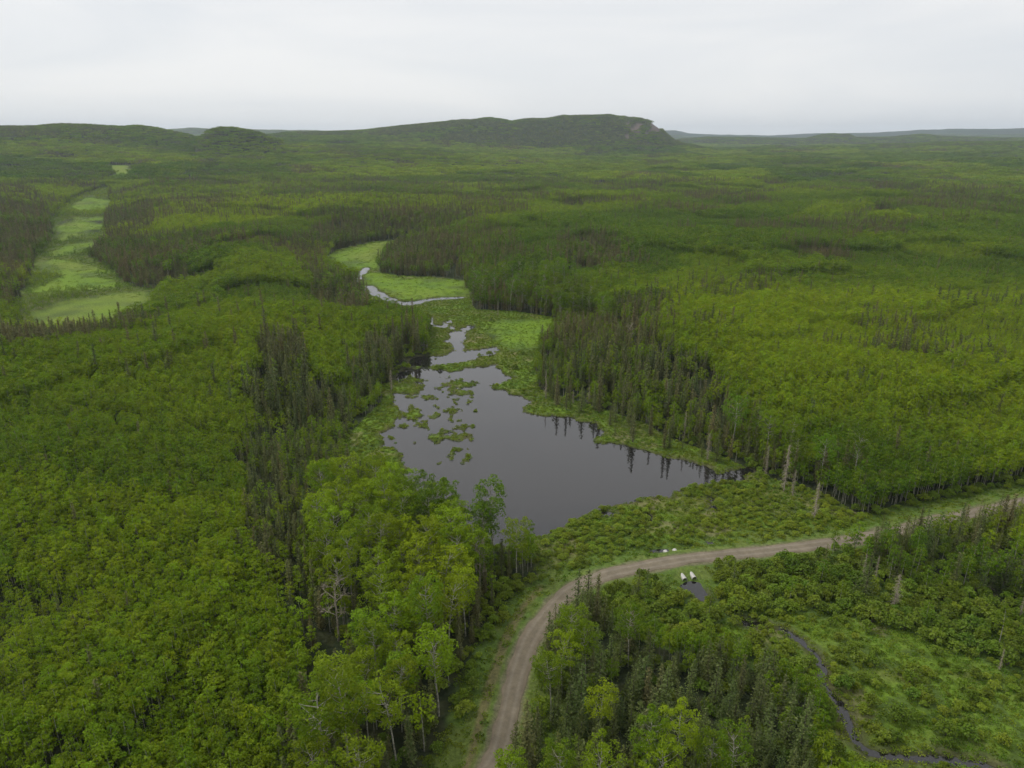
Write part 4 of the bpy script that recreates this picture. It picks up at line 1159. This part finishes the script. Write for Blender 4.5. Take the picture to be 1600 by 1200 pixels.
DL = [('spruce',0,1.15,1.15,'tallest pale bleached spruce snag right of the pond tip'),
 ('spruce',1,.75,.65,'short bleached snag leaning close behind the tallest snag'),
 ('spruce',2,1.1,.85,'pale conical snag alone in green scrub right of the pond'),
 ('spruce',0,.8,.75,'thin grey snag at the water edge near the dark inlet'),
 ('spruce',1,.01,.01,''),
 ('spruce',1,1.1,.68,'small grey snag in the shrubs on the right below the road'),
 ('spruce',2,.5,.6,'left of two thin grey snags below the road'),
 ('spruce',0,.5,.55,'right of two thin grey snags below the road'),
 ('spruce',1,.9,.55,'brown-grey ragged snag at the foot of the right bank spruces'),
 ('spruce',2,.55,.45,'short pale snag in the marsh at the right bank'),
 ('spruce',1,.8,.8,'grey snag among spruces just left of the tallest snag'),
 ('spruce',2,.7,.95,'grey bare trunk at the left end of the right bank spruces'),
 ('spruce',0,.8,.9,'pale snag in the middle of the right bank spruces'),
 ('spruce',2,.4,.4,'small white snag in the open marsh at lower right'),
 ('spruce',1,.5,.5,'white snag standing at the photo right edge below the road'),
 ('spruce',0,.9,.7,'pale ragged snag on the left bank above the weed beds'),
 ('spruce',1,.75,.85,'grey snag over the marsh edge of the right bank'),
 ('spruce',1,.6,.7,'small pale snag at the edge of the upper marsh')]
for (x_, y_), (kd, v_, sx, sz, lb) in zip(DEADS, DL):
    if lb: dead(kd, v_, (x_, y_), sx, sz, lb, rz=x_)
dead('aspen', 0, [(-36.2,121.7)][0], 1.35, 1.3, 'large bleached bare aspen with spreading crown left of the grove', 1.0)
dead('aspen', 1, [(57.2,329.5)][0], 1.0, 1.0, 'bare forked white aspen behind the right bank spruces', 2.0)
dead('aspen', 0, [(-183.2,352.4)][0], .8, .9, 'small bare white aspen standing above the left forest', .5)
dead('aspen', 1, [(-7.4,138.1)][0], .6, 1.3, 'grey bare topped aspen among the grove crowns beside the pond', .5)

# culverts: two corrugated pipes through the road bank
def culvert(p0, p1, label):
    m, n, l = mat('galvanised_steel')
    o = n.new('ShaderNodeOutputMaterial'); p = n.new('ShaderNodeBsdfPrincipled')
    p.inputs['Base Color'].default_value = (.44, .43, .40, 1); p.inputs['Metallic'].default_value = .15; p.inputs['Roughness'].default_value = .55
    l.new(p.outputs[0], o.inputs['Surface'])
    a = Vector(p0); b = Vector(p1); dv = (b - a); Ln = dv.length; dv.normalize()
    side_ = dv.cross(Vector((0, 0, 1))).normalized(); up = side_.cross(dv)
    V = []; Fq = []
    n_ = int(Ln / .12); S = 20
    for ring, rad in (('o', .60), ('i', .565)):
        for i in range(n_ + 1):
            rr_ = rad + .022 * math.sin(i * math.pi * .9)
            c = a + dv * (Ln * i / n_)
            for q in range(S):
                t_ = 2 * math.pi * q / S
                V.append(c + side_ * math.cos(t_) * rr_ + up * math.sin(t_) * rr_)
    K = (n_ + 1) * S
    for i in range(n_):
        for q in range(S):
            q2 = (q + 1) % S
            Fq.append((i * S + q, i * S + q2, (i + 1) * S + q2, (i + 1) * S + q))
            Fq.append((K + i * S + q2, K + i * S + q, K + (i + 1) * S + q, K + (i + 1) * S + q2))
    for q in range(S):
        q2 = (q + 1) % S
        Fq.append((q2, q, K + q, K + q2)); e_ = n_ * S
        Fq.append((e_ + q, e_ + q2, K + e_ + q2, K + e_ + q))
    me = bpy.data.meshes.new('culvert_pipe'); me.from_pydata([tuple(v_) for v_ in V], [], Fq); me.materials.append(m); me.update()
    me.polygons.foreach_set('use_smooth', [True] * len(Fq))
    ob = bpy.data.objects.new('culvert_pipe', me); COL.objects.link(ob)
    ob['label'] = label; ob['category'] = 'culvert'; ob['group'] = 'pale culvert pipes under the gravel road'
cA = [(39.3,157.1),(41.6,144.7)]; cB = [(41.8,157.7),(44.0,145.2)]
culvert((*cA[0], .48), (*cA[1], .40), 'left of two pale steel culvert pipes passing under the gravel road')
culvert((*cB[0], .48), (*cB[1], .40), 'right of two pale steel culvert pipes passing under the gravel road')

# ------------------------------------------------------------------ haze
def haze():
    m, n, l = mat('air_haze')
    o = n.new('ShaderNodeOutputMaterial'); v = n.new('ShaderNodeVolumePrincipled')
    v.inputs['Color'].default_value = (.76, .88, 1.0, 1); v.inputs['Density'].default_value = HAZE
    v.inputs['Anisotropy'].default_value = .2
    l.new(v.outputs[0], o.inputs['Volume'])
    me = bpy.data.meshes.new('haze')
    a, b = 16200.0, (-2.5, 420.0)
    V = [(x_, y_, z_) for z_ in b for y_ in (-a, a) for x_ in (-a, a)]
    me.from_pydata(V, [], [(0, 2, 3, 1), (4, 5, 7, 6), (0, 1, 5, 4), (2, 6, 7, 3), (0, 4, 6, 2), (1, 3, 7, 5)])
    me.materials.append(m); me.update()
    ob = bpy.data.objects.new('haze', me); COL.objects.link(ob); ob['kind'] = 'stuff'
HAZE = 5.6e-5
haze()
